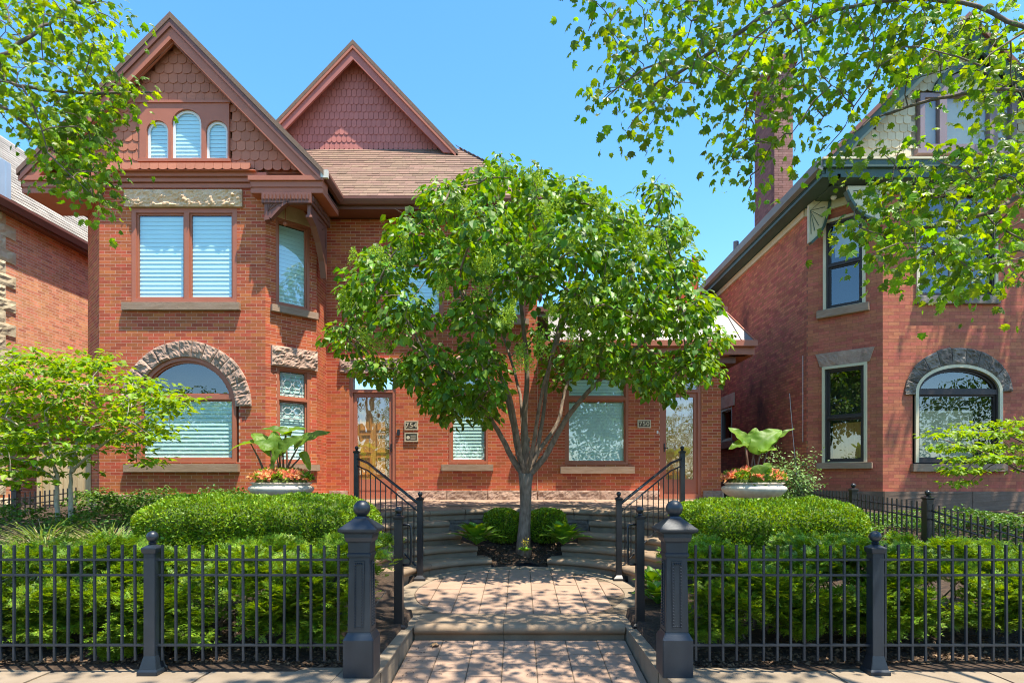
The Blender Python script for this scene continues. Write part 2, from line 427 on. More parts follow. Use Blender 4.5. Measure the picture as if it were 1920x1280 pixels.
# leaf templates: y = along the leaf, z = normal, unit length
def T_oval():
    v = [(0, 0, 0), (0, .5, -.05), (0, 1, -.16), (-.36, .26, .07), (-.27, .66, .02), (.36, .26, .07), (.27, .66, .02)]
    t = [(0, 1, 3), (3, 1, 4), (4, 1, 2), (0, 5, 1), (5, 6, 1), (6, 2, 1)]
    return np.array(v, float), np.array(t)
def T_dia():
    return np.array([(0, 0, 0), (-.3, .5, .06), (0, 1, 0), (.3, .5, .06)], float), np.array([(0, 3, 1), (1, 3, 2)])
def T_maple():
    o = [(0, 0), (.20, .03), (.46, .08), (.38, .26), (.56, .50), (.34, .53), (.29, .74), (.13, .73), (.02, 1.0),
         (-.13, .75), (-.31, .72), (-.32, .52), (-.58, .47), (-.40, .27), (-.44, .06), (-.18, .04)]
    v = [(0, .38, .0)] + [(x, y, -.55 * abs(x) ** 1.3 - .34 * y * y + .05 * (i % 2) + .12 * x) for i, (x, y) in enumerate(o)]
    n = len(o)
    return np.array(v, float), np.array([(0, 1 + i, 1 + (i + 1) % n) for i in range(n)])
def T_spray():
    """short yew shoot: three fanned twigs with broad flat needles"""
    v = []; t = []
    def tri(a, b, c):
        k = len(v); v.extend([a, b, c]); t.append((k, k + 1, k + 2))
    for ang, ln, y0 in ((0, 1.0, 0.0), (.75, .62, .22), (-.75, .62, .30)):
        c, s = math.cos(ang), math.sin(ang)
        def T(x, y, z): return (x * c + y * s, y0 + y * c - x * s, z)
        for i in range(5):
            y = ln * (.18 + .80 * i / 4); L = .22 * ln + .06
            if i == 4: tri(T(-.07, y - .05, -.1 * y * y), T(.07, y - .05, -.1 * y * y), T(0, y + .16, -.1 * y * y)); continue
            for sg in (-1, 1):
                tri(T(0, y - .075, -.1 * y * y), T(0, y + .065, -.1 * y * y), T(sg * L, y + .12, -.1 * y * y + .03 * ((i % 3) - 1)))
    return np.array(v, float), np.array(t)
def T_blade():
    v = []; t = []
    for i in range(5):
        y = i / 4; w = .03 * (1 - .85 * y); zz = -.55 * y * y
        v += [(-w, y * (1 - .15 * y), zz), (w, y * (1 - .15 * y), zz)]
    for i in range(4):
        a = 2 * i; t += [(a, a + 1, a + 3), (a, a + 3, a + 2)]
    return np.array(v, float), np.array(t)
TEMPL = {'oval': T_oval(), 'dia': T_dia(), 'maple': T_maple(), 'spray': T_spray(), 'blade': T_blade()}

def norm(a): return a / np.maximum(np.linalg.norm(a, axis=1, keepdims=True), 1e-9)
def leaves(pos, dirs, nor, size, templ):
    """scatter a leaf template: pos (n,3), dirs = leaf axis, nor = leaf normal, size (n,)"""
    tv, tt = TEMPL[templ]
    d = norm(dirs); x = norm(np.cross(d, nor)); z = np.cross(x, d)
    B = np.stack([x, d, z], axis=1)                      # rows are the axes
    V = np.einsum('kj,njc->nkc', tv, B) * size[:, None, None] + pos[:, None, :]
    n, k = len(pos), len(tv)
    T = (tt[None] + (np.arange(n) * k)[:, None, None]).reshape(-1, 3)
    return V.reshape(-1, 3), T
def rnd(n, s=1.0): return NR.normal(0, s, (n, 3))
def merge(parts):
    V = []; T = []; k = 0
    for v, t in parts:
        V.append(v); T.append(t + k); k += len(v)
    return np.concatenate(V), np.concatenate(T)
def inpoly(x, y, poly):
    c = False; n = len(poly)
    for i in range(n):
        x1, y1 = poly[i]; x2, y2 = poly[(i + 1) % n]
        if (y1 > y) != (y2 > y) and x < (x2 - x1) * (y - y1) / (y2 - y1) + x1: c = not c
    return c
def topx(v): return (CX + v[0] / v[1] * F, CY - (v[2] - EYE) / v[1] * F)
def lump(p, s):
    return (np.sin(p[:, 0] * s * 1.7 + p[:, 2] * s * 1.1 + 1.3) + np.sin(p[:, 1] * s * 1.9 - p[:, 0] * s * .8 + .4) + np.sin(p[:, 2] * s * 2.3 + p[:, 1] * s * .7 + 2.2)) / 3
# ================================================================== the setting: ground, walks, path, steps, porch
LC = (0.0, 8.35)                       # centre of the round landing
def smooth(a, b, t):
    t = min(1.0, max(0.0, (t - a) / (b - a))); return t * t * (3 - 2 * t)
def zland(y): return EYE - 1.575 + 0.064 * (y - 7.245)
def zpath(y): return -0.16 - 0.07 * (6.65 - y)
def zporch(y): return EYE - 0.42 - 0.064 * (13.4 - max(y, 11.3))
def zyard(x, y):
    full = 0.02 + 0.152 * (min(y, 12.0) - 5.2)
    near = 0.0 + 0.045 * (min(y, 9.5) - 5.2)
    return near + (full - near) * smooth(1.5, 3.2, abs(x))
def zground(x, y):
    if y < 5.05: return -0.42
    r = math.hypot(x - LC[0], y - LC[1])
    if abs(x) < 1.22 and y < 8.6: return -0.55
    if r < 1.66: return -0.55
    if y > 9.0 and r < 3.6 and abs(x) < 3.55: return -0.55
    if abs(x) < 4.55 and 10.3 < y < 13.4: return -0.2
    return zyard(x, y) + 0.02 * math.sin(3.1 * x + 1.7 * y) * math.sin(2.3 * y - x)
xs = [-400, -150, -60, -25] + list(np.arange(-14, 14.01, 0.14)) + [25, 60, 150, 400]
ys = [-400, -120, -40, -12, 4.6, 5.02, 5.06] + list(np.arange(5.2, 14.2, 0.13)) + [16, 20, 30, 60, 150, 500]
mb = MB()
for y in ys:
    for x in xs: mb.v.append((float(x), float(y), zground(x, y)))
nx = len(xs)
for j in range(len(ys) - 1):
    for i in range(nx - 1):
        a = j * nx + i; mb.f.append((a, a + 1, a + nx + 1, a + nx))
tag(mb.build('ground', M['mulch'], smooth=True), 'dark brown mulch and soil of the front yards', 'ground', kind='structure')

mb = MB()
for i in range(-14, 14):
    mb.box(i * 1.5 + .004, i * 1.5 + 1.496, 1.6, 4.64, -0.46, -0.315)
tag(mb.build('sidewalk', M['walk'], bevel=0.006), 'concrete public sidewalk in front of the iron fence', 'sidewalk', kind='structure')
mb = MB(); mb.box(-200, 200, -1.4, 1.58, -0.46, -0.36)
tag(mb.build('tree_lawn', M['lawn']), 'strip of grass between sidewalk and street', 'lawn', kind='structure')
mb = MB(); mb.box(-300, 300, -11.5, -1.6, -0.6, -0.41)
tag(mb.build('road', M['asphalt']), 'asphalt street before the houses', 'road', kind='structure')
mb = MB()
for y0, y1 in ((-1.6, -1.42), (-11.7, -11.5)): mb.box(-300, 300, y0, y1, -0.6, -0.33)
tag(mb.build('street_kerb', M['walk']), 'concrete kerb along the street', 'kerb', kind='structure')
mb = MB(); mb.box(-300, 300, -40, -11.72, -0.6, -0.35)
tag(mb.build('far_lawn', M['lawn']), 'lawn across the street', 'lawn', kind='structure')

# coping under the fence and kerbs along the path
kerb = bpy.data.objects.new('kerb', None); reg(kerb, (0, 5, -0.3), None); tag(kerb, 'tan stone kerb along the path and under the fence', 'kerb', kind='structure')
for sx in (-1, 1):
    e = [1.46, 2.55, 3.85, 5.2, 6.5, 7.8]
    for a, b in zip(e[:-1], e[1:]):
        mb = MB(); mb.box(min(sx * (a + .003), sx * (b - .003)), max(sx * (a + .003), sx * (b - .003)), 4.66, 5.18, -0.34, 0.0 + R.uniform(-.004, .004))
        mb.build('kerb_stone', M['kerb'], kerb, bevel=0.012)
    # corner stone flaring to the street, then the straight kerb
    for pts in ([(1.16, 5.12), (1.455, 5.18), (1.455, 4.66), (1.22, 4.66)], [(1.16, 5.13), (1.16, 5.90), (1.47, 5.90), (1.47, 5.19), (1.455, 5.185)], [(1.16, 5.91), (1.16, 6.64), (1.47, 6.64), (1.47, 5.91)]):
        mb = MB(); mb.prism([(sx * a, b, -0.36) for a, b in pts], (0, 0, 0.36 + R.uniform(-.003, .003)))
        mb.build('kerb_stone', M['kerb'], kerb, bevel=0.015)
    mb = MB(); mb.prism([(sx * a, b, -0.3) for a, b in [(1.16, 6.66), (1.16, 7.24), (1.30, 7.42), (1.62, 7.30), (1.50, 6.66)]], (0, 0, 0.30 - 0.012))
    mb.build('kerb_stone', M['kerb'], kerb, bevel=0.015)

# lower path
path = MB(); path.hexa([(-1.15, 4.66, -.5), (1.15, 4.66, -.5), (-1.15, 6.66, -.5), (1.15, 6.66, -.5),
                        (-1.15, 4.66, zpath(4.66) - .010), (1.15, 4.66, zpath(4.66) - .010), (-1.15, 6.66, zpath(6.66) - .010), (1.15, 6.66, zpath(6.66) - .010)])
path = tag(path.build('path', M['joint']), 'pinkish stone paver path between the two gate posts', 'path', kind='structure')
def paver(parent, name, pts, zf, th=0.05, mt='paver', bv=0.004):
    """pts: counter-clockwise plan outline"""
    dz = R.uniform(-.002, .002)
    mb = MB(); n = len(pts)
    vs = [(x, y, zf(y) - th) for x, y in pts] + [(x, y, zf(y) + dz) for x, y in pts]
    mb.add(vs, [tuple(reversed(range(n))), tuple(range(n, 2 * n))] + [(i, (i + 1) % n, n + (i + 1) % n, n + i) for i in range(n)])
    return mb.build(name, M[mt], parent, bevel=bv)
cols = [-1.15, -.827, -.493, -.165, .164, .496, .833, 1.15]
g = 0.0045
for ci in range(7):
    y = 6.655
    first = R.uniform(.28, .6)
    while y > 4.7:
        y2 = max(4.66, y - first); first = R.choice([.33, .42, .50, .58])
        paver(path, 'paver', [(cols[ci] + g, y2 + g), (cols[ci + 1] - g, y2 + g), (cols[ci + 1] - g, y - g), (cols[ci] + g, y - g)], zpath)
        y = y2

# front step stone (two stones, rounded nose)
def sweep_profile(prof, frames, mb, cap=True):
    """prof (a,b); frames: functions giving point for (a,b)"""
    b0 = len(mb.v); n = len(prof)
    for fr in frames:
        for a, b in prof: mb.v.append(tuple(fr(a, b)))
    for i in range(len(frames) - 1):
        for k in range(n):
            p, q = b0 + i * n + k, b0 + i * n + (k + 1) % n
            mb.f.append((p, q, q + n, p + n))
    if cap:
        mb.f.append(tuple(b0 + k for k in range(n))); mb.f.append(tuple(b0 + (len(frames) - 1) * n + k for k in reversed(range(n))))
def nose(depth, top, th, rise, ov=0.06):
    r = th / 2
    pr = [(depth, top), (r, top)]
    for k in range(1, 6):
        a = math.pi / 2 + k * math.pi / 6
        pr.append((r + r * math.cos(a), top - r + r * math.sin(a)))
    pr += [(r, top - th), (ov, top - th - 0.004), (ov, top - rise), (depth, top - rise)]
    return pr
steps = bpy.data.objects.new('steps', None); reg(steps, (0, 9, 0), None); tag(steps, 'curved brown stone steps climbing both sides of the tree bed', 'steps', kind='structure')
for a, b in ((-1.148, -.178), (-.174, 1.148)):
    mb = MB()
    sweep_profile(nose(.60, 0.0, .105, .30), [(lambda p, q, x=x: (x, 6.65 + p, q)) for x in np.linspace(a, b, 9)], mb)
    mb.build('step', M['step'], steps, smooth=True, ang=40)

# round landing
def ring_pt(r, a): return (LC[0] + r * math.sin(a), LC[1] + r * math.cos(a))
lm = MB()
arc = [ring_pt(1.66, math.radians(t)) for t in np.linspace(-128, 128, 40)]
arc = [(x, y) for x, y in arc if y > 7.25]
outl = [(arc[0][0], 7.25)] + arc + [(arc[-1][0], 7.25)]
vs = [(x, y, zland(y) - .25) for x, y in outl] + [(x, y, zland(y) - .010) for x, y in outl]
n = len(outl)
lm.add(vs, [tuple(range(n)), tuple(range(n, 2 * n))] + [(i, (i + 1) % n, n + (i + 1) % n, n + i) for i in range(n)])
land = tag(lm.build('landing', M['joint']), 'round paved landing below the curved steps', 'landing', kind='structure')
lc = [-1.40, -1.14, -.814, -.486, -.162, .164, .489, .815, 1.14, 1.40]
for i in range(len(lc) - 1):
    a, b = lc[i] + g, lc[i + 1] - g
    rr = 1.405
    def top(x): return LC[1] + math.sqrt(max(0.0, rr * rr - x * x)) - g
    def bot(x):
        return max(7.255, LC[1] - math.sqrt(max(0.0, rr * rr - x * x)) + g)
    cuts = [7.255, 7.255 + R.uniform(.3, .5)]
    while cuts[-1] < 10: cuts.append(cuts[-1] + R.choice([.42, .62, .8, .95]))
    for y0, y1 in zip(cuts[:-1], cuts[1:]):
        pts = []
        for x in np.linspace(a, b, 4): pts.append((x, max(y0 + g, bot(x))))
        for x in np.linspace(b, a, 4): pts.append((x, min(y1 - g, top(x))))
        ok = all(pts[k][1] < pts[7 - k][1] - .02 for k in range(4))
        if not ok: continue
        paver(land, 'paver', pts, zland)
bs = np.radians(np.linspace(-126, 126, 13))
for a, b in zip(bs[:-1], bs[1:]):
    tt = np.linspace(a + .004, b - .004, 6)
    pts = [ring_pt(1.645, t) for t in tt] + [ring_pt(1.412, t) for t in tt[::-1]]
    if min(p[1] for p in pts) < 7.27: continue
    paver(land, 'border_stone', pts[::-1], zland, mt='kerb')

# curved steps left and right of the planting bed
SR = [1.66, 2.05, 2.45, 2.84]; ST = [EYE - 1.27, EYE - 1.10, EYE - 0.92, EYE - 0.73]; SA = [15.7, 20.0, 24.0, 26.0]
for sx in (-1, 1):
    for i in range(4):
        a0, a1 = math.radians(SA[i]), math.radians(84)
        mid = math.radians(R.uniform(46, 56))
        for s0, s1 in ((a0, mid - .002), (mid + .002, a1)):
            mb = MB()
            rise = 0.40 if i == 0 else ST[i] - ST[i - 1] + .03
            sweep_profile(nose(.62 if i < 3 else .56, ST[i], .095, rise), [(lambda p, q, t=t: (*ring_pt(SR[i] - .02 + p, sx * t), q)) for t in np.linspace(s0, s1, 15)], mb)
            mb.build('step', M['step'], steps, smooth=True, ang=40)

# porch platform
porch = bpy.data.objects.new('porch', None); reg(porch, (0, 12, 0.9), None); tag(porch, 'paved stone porch in front of the two doors', 'porch', kind='structure')
PR0 = 3.25
mb = MB()
oa = [ring_pt(PR0 + .12, math.radians(t)) for t in np.linspace(-62, 62, 30)]
ol = [(-4.55, 13.38), (-4.55, 10.15), (-3.35, 10.15)] + oa + [(3.35, 10.15), (4.55, 10.15), (4.55, 13.38)]
vs = [(x, y, zporch(y) - .55) for x, y in ol] + [(x, y, zporch(y) - .010) for x, y in ol]; n = len(ol)
tr = tessellate_polygon([[Vector((x, y, 0)) for x, y in ol]])
mb.add(vs, [tuple(t) for t in tr] + [tuple(n + i for i in t) for t in tr] + [(i, (i + 1) % n, n + (i + 1) % n, n + i) for i in range(n)])
mb.build('porch_base', M['joint'], porch)
es = np.radians(np.linspace(-66, 66, 12))
for a, b in zip(es[:-1], es[1:]):
    mb = MB()
    sweep_profile(nose(.50, 0, .095, .19), [(lambda p, q, t=t: (*ring_pt(PR0 + p, t), q + zporch(ring_pt(PR0 + p, t)[1]))) for t in np.linspace(a + .002, b - .002, 9)], mb)
    mb.build('edge_stone', M['step'], porch, smooth=True, ang=40)
y = 13.36; row = 0
while y > 10.3:
    y2 = y - .36; x = -4.53 + (0.28 if row % 2 else 0)
    while x < 4.5:
        x2 = min(4.53, x + .56)
        rm = min(math.hypot(px_ - LC[0], y2 - LC[1]) for px_ in (x, x2, (x + x2) / 2 if x * x2 > 0 else 0))
        if rm > PR0 + .52 and y2 > 10.17:
            paver(porch, 'paver', [(x + g, y2 + g), (x2 - g, y2 + g), (x2 - g, y - g), (x + g, y - g)], zporch)
        x = x2
    y = y2; row += 1

# planting bed round the tree and its low wall
mb = MB()
def bedz(r): return EYE - 1.415 + (r - 1.62) * 0.25
def bed(s, t):
    r = 1.655 + t * 1.72
    am = math.radians(14 + 24 * t)
    x, y = ring_pt(r, am * (2 * s - 1))
    return (x, y, bedz(r) + .03 * math.sin(9 * x + 3) * math.sin(8 * y) + R.uniform(-.008, .008) + .05 * (1 - abs(2 * s - 1)))
mb.grid(bed, 24, 24)
tag(mb.build('planting_bed', M['mulch'], smooth=True), 'dark mulch bed round the tree between the steps', 'planting bed', kind='structure')
rw = thing('retaining_wall', (0, 11.6, bedz(3.3)), 'low mossy stone block wall under the porch edge behind the small shrubs', 'wall')
for k in range(3):
    z0 = EYE - 1.12 + k * .155
    aa = -34 + (3 if k % 2 else 0)
    while aa < 33:
        a2 = aa + R.choice([5.5, 7, 8])
        mb = MB()
        sweep_profile([(0, z0 + .004), (0, z0 + .150), (.25, z0 + .150), (.25, z0 + .004)], [(lambda p, q, t=t: (*ring_pt(PR0 + .085 + p, t), q)) for t in np.radians(np.linspace(aa + .1, a2 - .1, 4))], mb)
        mb.build('stone_block', M['greystone'], rw, bevel=0.008)
        aa = a2
# ================================================================== building helpers
def rect_hole(u0, u1, z0, z1):
    return lambda z: [(u0, u1)] if z0 < z < z1 else []
def arch_hole(uc, zc, a, b, z0):
    def f(z):
        if z0 < z <= zc: return [(uc - a, uc + a)]
        if zc < z < zc + b:
            w = a * math.sqrt(1 - ((z - zc) / b) ** 2); return [(uc - w, uc + w)]
        return []
    return f
def cut(iv, holes):
    out = [iv]
    for a, b in holes:
        nxt = []
        for s, e in out:
            if b <= s or a >= e: nxt.append((s, e)); continue
            if a > s: nxt.append((s, a))
            if b < e: nxt.append((b, e))
        out = nxt
    return out
BRICK = {}
def brick_mesh(L, H, pr, mt, jt):
    k = (L, H, pr, mt, jt)
    if k not in BRICK:
        mb = MB(); mb.box(-(L - jt) / 2, (L - jt) / 2, -pr, .004, -(H - jt) / 2, (H - jt) / 2)
        BRICK[k] = mb.mesh('brick', M[mt])
    return BRICK[k]
class Wall:
    """collects mortar body and bricks of one house's walls; 300 bricks that show largest are objects of their own"""
    def __init__(s): s.body = MB(); s.br = {}; s.single = []
    def add(s, pl, u0, u1, z0, z1, holes=(), mt='brick', L=.212, H=.0646, jt=.0072, pr=.0007, depth=.24, pick=None, top=None, skip=None):
        nrow = int((z1 - z0) / H); prev = None; zs = z0
        mbr = s.br.setdefault(mt, [])
        for r in range(nrow + 1):
            za = z0 + r * H; zb = min(z1, za + H); zm = (za + zb) / 2
            if zb - za < .012: break
            hl = [q for h in holes for q in h(zm)]
            ivs = cut((u0, u1), hl)
            key = tuple((round(a, 4), round(b, 4)) for a, b in ivs)
            if key != prev:
                if prev is not None:
                    for a, b in prev: s.body.obox(pl, a, b, zs, za, -depth, 0)
                prev = key; zs = za
            off = (L / 2 if r % 2 else 0.0) + (.0)
            if skip and skip(zm): continue
            for a, b in ivs:
                k = math.floor((a - u0 - off) / L) - 1
                while True:
                    ba, bb = u0 + off + k * L, u0 + off + (k + 1) * L
                    k += 1
                    if ba >= b: break
                    ca, cb = max(ba, a), min(bb, b)
                    if cb - ca < .03: continue
                    full = (cb - ca) > L - 1e-4 and (zb - za) > H - 1e-4
                    if full and pick and pick((ca + cb) / 2, zm) and len(s.single) < 300:
                        s.single.append((pl, (ca + cb) / 2, zm, mt, L, H, pr, jt)); continue
                    j = jt / 2
                    mbr.append((pl, ca + (j if ca > a else 0), cb - (j if cb < b else 0), za + j, zb - j, pr))
        if prev:
            for a, b in prev: s.body.obox(pl, a, b, zs, z1, -depth, 0)
    def build(s, parent, mortar):
        w = s.body.build('wall', M[mortar], parent)
        for mt, lst in s.br.items():
            if not lst: continue
            V = []
            for pl, a, b, c, d, pr in lst:
                jit = R.uniform(-.0002, .0003)
                for z, dd in ((c, 0), (c, pr + jit), (d, pr + jit), (d, 0)):
                    V.append(pl.p(a, z, dd)); V.append(pl.p(b, z, dd))
            V = np.array([tuple(v) for v in V]); n = len(lst)
            q = np.array([(0, 1, 3), (0, 3, 2), (2, 3, 5), (2, 5, 4), (4, 5, 7), (4, 7, 6), (0, 2, 4), (0, 4, 6), (1, 7, 5), (1, 5, 3)])
            T = (q[None] + (np.arange(n) * 8)[:, None, None]).reshape(-1, 3)
            cloud('brickwork', V, T, M[mt], w)
        for pl, u, z, mt, L, H, pr, jt in s.single:
            o = inst('brick', brick_mesh(L, H, pr + .0001, mt, jt), pl.p(u, z, 0), w, rot=(0, 0, math.atan2(pl.n.x, -pl.n.y)))
        return w

def rock(mb, fn, ns, nt, pl, d0, d1, amp, seed, lip=.25):
    """rock-faced stone: fn(s,t)->(u,z); front pushed out by noise, margins lower"""
    def nz_(u, z):
        v = Vector((u * 5.5 + seed * 3.1, z * 8 + seed * 1.7, seed * .77))
        a_ = mnoise.noise(v); b_ = mnoise.noise(v * 2.7 + Vector((3, 1, 7))); c_ = mnoise.noise(v * 6.1)
        return 1.25 * a_ + .8 * (abs(b_) * 2 - .5) + .35 * c_
    def f(s, t):
        i, j = round(s * ns), round(t * nt)
        u, z = fn(s, t)
        edge = i in (0, ns) or j in (0, nt)
        d = d1 - lip * amp * 2 if edge else d1 + amp * nz_(u, z)
        return pl.p(u, z, max(d, d0 + .01))
    mb.grid(f, ns, nt)
    b = [(i / ns, 0) for i in range(ns + 1)] + [(1, j / nt) for j in range(1, nt + 1)] + [(1 - i / ns, 1) for i in range(1, ns + 1)] + [(0, 1 - j / nt) for j in range(1, nt)]
    k = len(mb.v); n = len(b)
    for s, t in b: mb.v.append(tuple(f(s, t)))
    for s, t in b:
        u, z = fn(s, t); mb.v.append(tuple(pl.p(u, z, d0)))
    for i in range(n): mb.f.append((k + i, k + (i + 1) % n, k + n + (i + 1) % n, k + n + i))
def rect_fn(u0, u1, z0, z1): return lambda s, t: (u0 + (u1 - u0) * s, z0 + (z1 - z0) * t)
def lintel(parent, pl, u0, u1, z0, z1, mt='brownstone', amp=.022, d1=.05, seed=1, name='lintel', ns=None):
    mb = MB(); rock(mb, rect_fn(u0, u1, z0, z1), ns or max(4, int((u1 - u0) / .03)), max(5, int((z1 - z0) / .03)), pl, -.06, d1, amp, seed)
    return mb.build(name, M[mt], parent)
def sill(parent, pl, u0, u1, z0, z1, mt='sillstone', d1=.085):
    mb = MB(); mb.obox(pl, u0, u1, z0, z1, -.14, d1)
    return mb.build('sill', M[mt], parent, bevel=.008)
def slats(win, pl, u0, u1, z0, z1, d, step=.076, mt='blind'):
    mb = MB(); w = u1 - u0 - .012
    a = pl.p(u0 + .006, 0, 0); 
    vs = []
    for z, dd in ((0, .008), (0, .004), (step * 1.04, -.004), (step * 1.04, -.008)):
        vs.append(pl.p(u0 + .006, z, dd)); vs.append(pl.p(u1 - .006, z, dd))
    mb.add(vs, [(0, 1, 3, 2), (4, 5, 7, 6), (0, 1, 7, 6), (2, 3, 5, 4), (0, 2, 4, 6), (1, 3, 5, 7)])
    og = pl.p((u0 + u1) / 2, 0, 0)
    me = mb.mesh('slat', M[mt], origin=og)
    n = int((z1 - z0) / step)
    for i in range(n): inst('slat', me, pl.p((u0 + u1) / 2, z0 + (z1 - z0) * i / n, d), win)
def pane(win, pl, loop, d, gm):
    """a pane is a thin plate of glass"""
    mb = MB(); n = len(loop)
    mb.add([pl.p(a, b, d) for a, b in loop], [tuple(range(n))])
    return mb.build('pane', M[gm], win)
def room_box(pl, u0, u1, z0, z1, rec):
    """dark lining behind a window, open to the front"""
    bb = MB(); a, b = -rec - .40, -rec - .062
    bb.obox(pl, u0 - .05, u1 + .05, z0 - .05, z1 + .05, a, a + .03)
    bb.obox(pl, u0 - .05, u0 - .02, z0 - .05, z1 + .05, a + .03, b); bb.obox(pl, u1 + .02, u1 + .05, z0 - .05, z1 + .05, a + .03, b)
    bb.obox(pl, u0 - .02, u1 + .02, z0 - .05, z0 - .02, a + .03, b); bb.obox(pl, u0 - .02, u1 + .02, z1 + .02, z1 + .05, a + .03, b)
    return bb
def window(parent, pl, u0, u1, z0, z1, rec=.045, fw=.055, fm='trim', gm='window_glass', mull=(), tran=(), blind=True, step=.076, casing=None, sashes=True, back=True, bars=None, open_low=False):
    fb = MB()
    us = [u0] + list(mull) + [u1]; zs = [z0] + list(tran) + [z1]
    mw = fw * 1.15
    loops = [[(u0, z0), (u1, z0), (u1, z1), (u0, z1)]]; cells = []
    for i in range(len(us) - 1):
        for j in range(len(zs) - 1):
            a = us[i] + (fw if i == 0 else mw / 2); b = us[i + 1] - (fw if i == len(us) - 2 else mw / 2)
            c = zs[j] + (fw if j == 0 else mw / 2); d = zs[j + 1] - (fw if j == len(zs) - 2 else mw / 2)
            loops.append([(a, c), (b, c), (b, d), (a, d)]); cells.append((a, b, c, d))
    fb.holed(loops, pl, -rec - .06, -rec + .05)
    if casing:                                             # a second, wider frame round the first
        pass
    w = fb.build('window', M[fm], parent, bevel=.004)
    if casing:
        cb = MB(); cw = .05
        cb.holed([[(u0 - cw, z0 - .005), (u1 + cw, z0 - .005), (u1 + cw, z1 + cw), (u0 - cw, z1 + cw)], [(u0 + .004, z0 + .004), (u1 - .004, z0 + .004), (u1 - .004, z1 - .004), (u0 + .004, z1 - .004)]], pl, -rec - .03, -rec + .085)
        cb.build('casing', M[casing], w)
    for k, (a, b, c, d) in enumerate(cells):
        sb = MB()
        if sashes:
            s = .032
            sb.holed([[(a, c), (b, c), (b, d), (a, d)], [(a + s, c + s), (b - s, c + s), (b - s, d - s), (a + s, d - s)]], pl, -rec - .04, -rec + .015)
            sb.build('sash', M[fm], w)
            a, b, c, d = a + s, b - s, c + s, d - s
        pane(w, pl, [(a, c), (b, c), (b, d), (a, d)], -rec - .01, gm)
        if blind: slats(w, pl, a - .01, b + .01, c, d - .02, -rec - .035, step)
        if bars:
            bars(w, pl, a, b, c, d, k)
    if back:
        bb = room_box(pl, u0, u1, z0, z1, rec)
        bb.build('room_shade_lining', M['dark'], w)
    return w
def ell(uc, zc, a, b, t0, t1, n):
    return [(uc + a * math.cos(t), zc + b * math.sin(t)) for t in np.linspace(t0, t1, n)]
def arch_window(parent, pl, uc, zc, a, b, z0, zt, rec=.045, fw=.075, fm='trim', gm='window_glass', blind=True, fan_gm='dark_glass', casing=None):
    """opening: rectangle up to zc, then half-ellipse a x b; transom bar at zt"""
    outer = [(uc - a, z0), (uc + a, z0)] + ell(uc, zc, a, b, 0, math.pi, 25)
    ai, bi = a - fw, b - fw
    zb = zt + .045
    t0 = math.asin(max(0, min(1, (zb - zc) / bi))) if zb > zc else 0.0
    fan = ell(uc, zc, ai, bi, t0, math.pi - t0, 23)
    if zb < zc: fan = [(uc - ai, zb), (uc + ai, zb)] + fan
    low = [(uc - ai, z0 + fw), (uc + ai, z0 + fw), (uc + ai, zt - .045), (uc - ai, zt - .045)]
    mb = MB(); mb.holed([outer, fan, low], pl, -rec - .06, -rec + .05)
    w = mb.build('window', M[fm], parent)
    rb = MB()
    zb2 = zb + .03
    f2 = ell(uc, zc, ai - .04, bi - .04, max(0, math.asin(max(-1, min(1, (zb2 - zc) / (bi - .04))))), math.pi - max(0, math.asin(max(-1, min(1, (zb2 - zc) / (bi - .04))))), 23)
    if zb2 < zc: f2 = [(uc - ai + .04, zb2), (uc + ai - .04, zb2)] + f2
    rb.holed([fan, f2], pl, -rec - .04, -rec + .01); rb.build('sash', M[fm], w)
    rb = MB(); l2 = [(uc - ai + .03, z0 + fw + .03), (uc + ai - .03, z0 + fw + .03), (uc + ai - .03, zt - .075), (uc - ai + .03, zt - .075)]
    rb.holed([low, l2], pl, -rec - .04, -rec + .01); rb.build('sash', M[fm], w)
    pane(w, pl, f2, -rec - .02, fan_gm); pane(w, pl, l2, -rec - .02, gm)
    if casing:
        cb = MB(); cw = .05
        o2 = [(uc - a - .01, z0), (uc - a + .012, z0)] ; 
        outl = [(uc + a + .015, z0)] + ell(uc, zc, a + .015, b + .015, 0, math.pi, 25) + [(uc - a - .015, z0)]
        inn = [(uc - a + .045, z0)] + ell(uc, zc, a - .045, b - .045, math.pi, 0, 25) + [(uc + a - .045, z0)]
        cb.holed([outl + inn], pl, -rec + .05, -rec + .09); cb.build('casing', M[casing], w)
    if blind: slats(w, pl, uc - ai + .02, uc + ai - .02, z0 + fw + .03, zt - .08, -rec - .045)
    bb = room_box(pl, uc - a, uc + a, z0, zc + b, rec); bb.build('room_shade_lining', M['dark'], w)
    return w
def voussoirs(parent, pl, uc, zc, a0, b0, a1, b1, n, mt='brownstone', ext=.0, seed=3, d1=.055, amp=.028):
    for i in range(n):
        t0 = math.pi * i / n + .006; t1 = math.pi * (i + 1) / n - .006
        wob = random.Random(seed + i).uniform(-.012, .012)
        def fn(s, t, t0=t0, t1=t1, wob=wob):
            th = t0 + (t1 - t0) * s
            a = a0 + (a1 - a0 + wob) * t; b = b0 + (b1 - b0 + wob) * t
            return (uc + a * math.cos(th), zc + b * math.sin(th) - (ext if False else 0))
        mb = MB(); rock(mb, fn, 7, 9, pl, -.06, d1, amp, seed * 31 + i)
        mb.build('arch_stone', M[mt], parent)
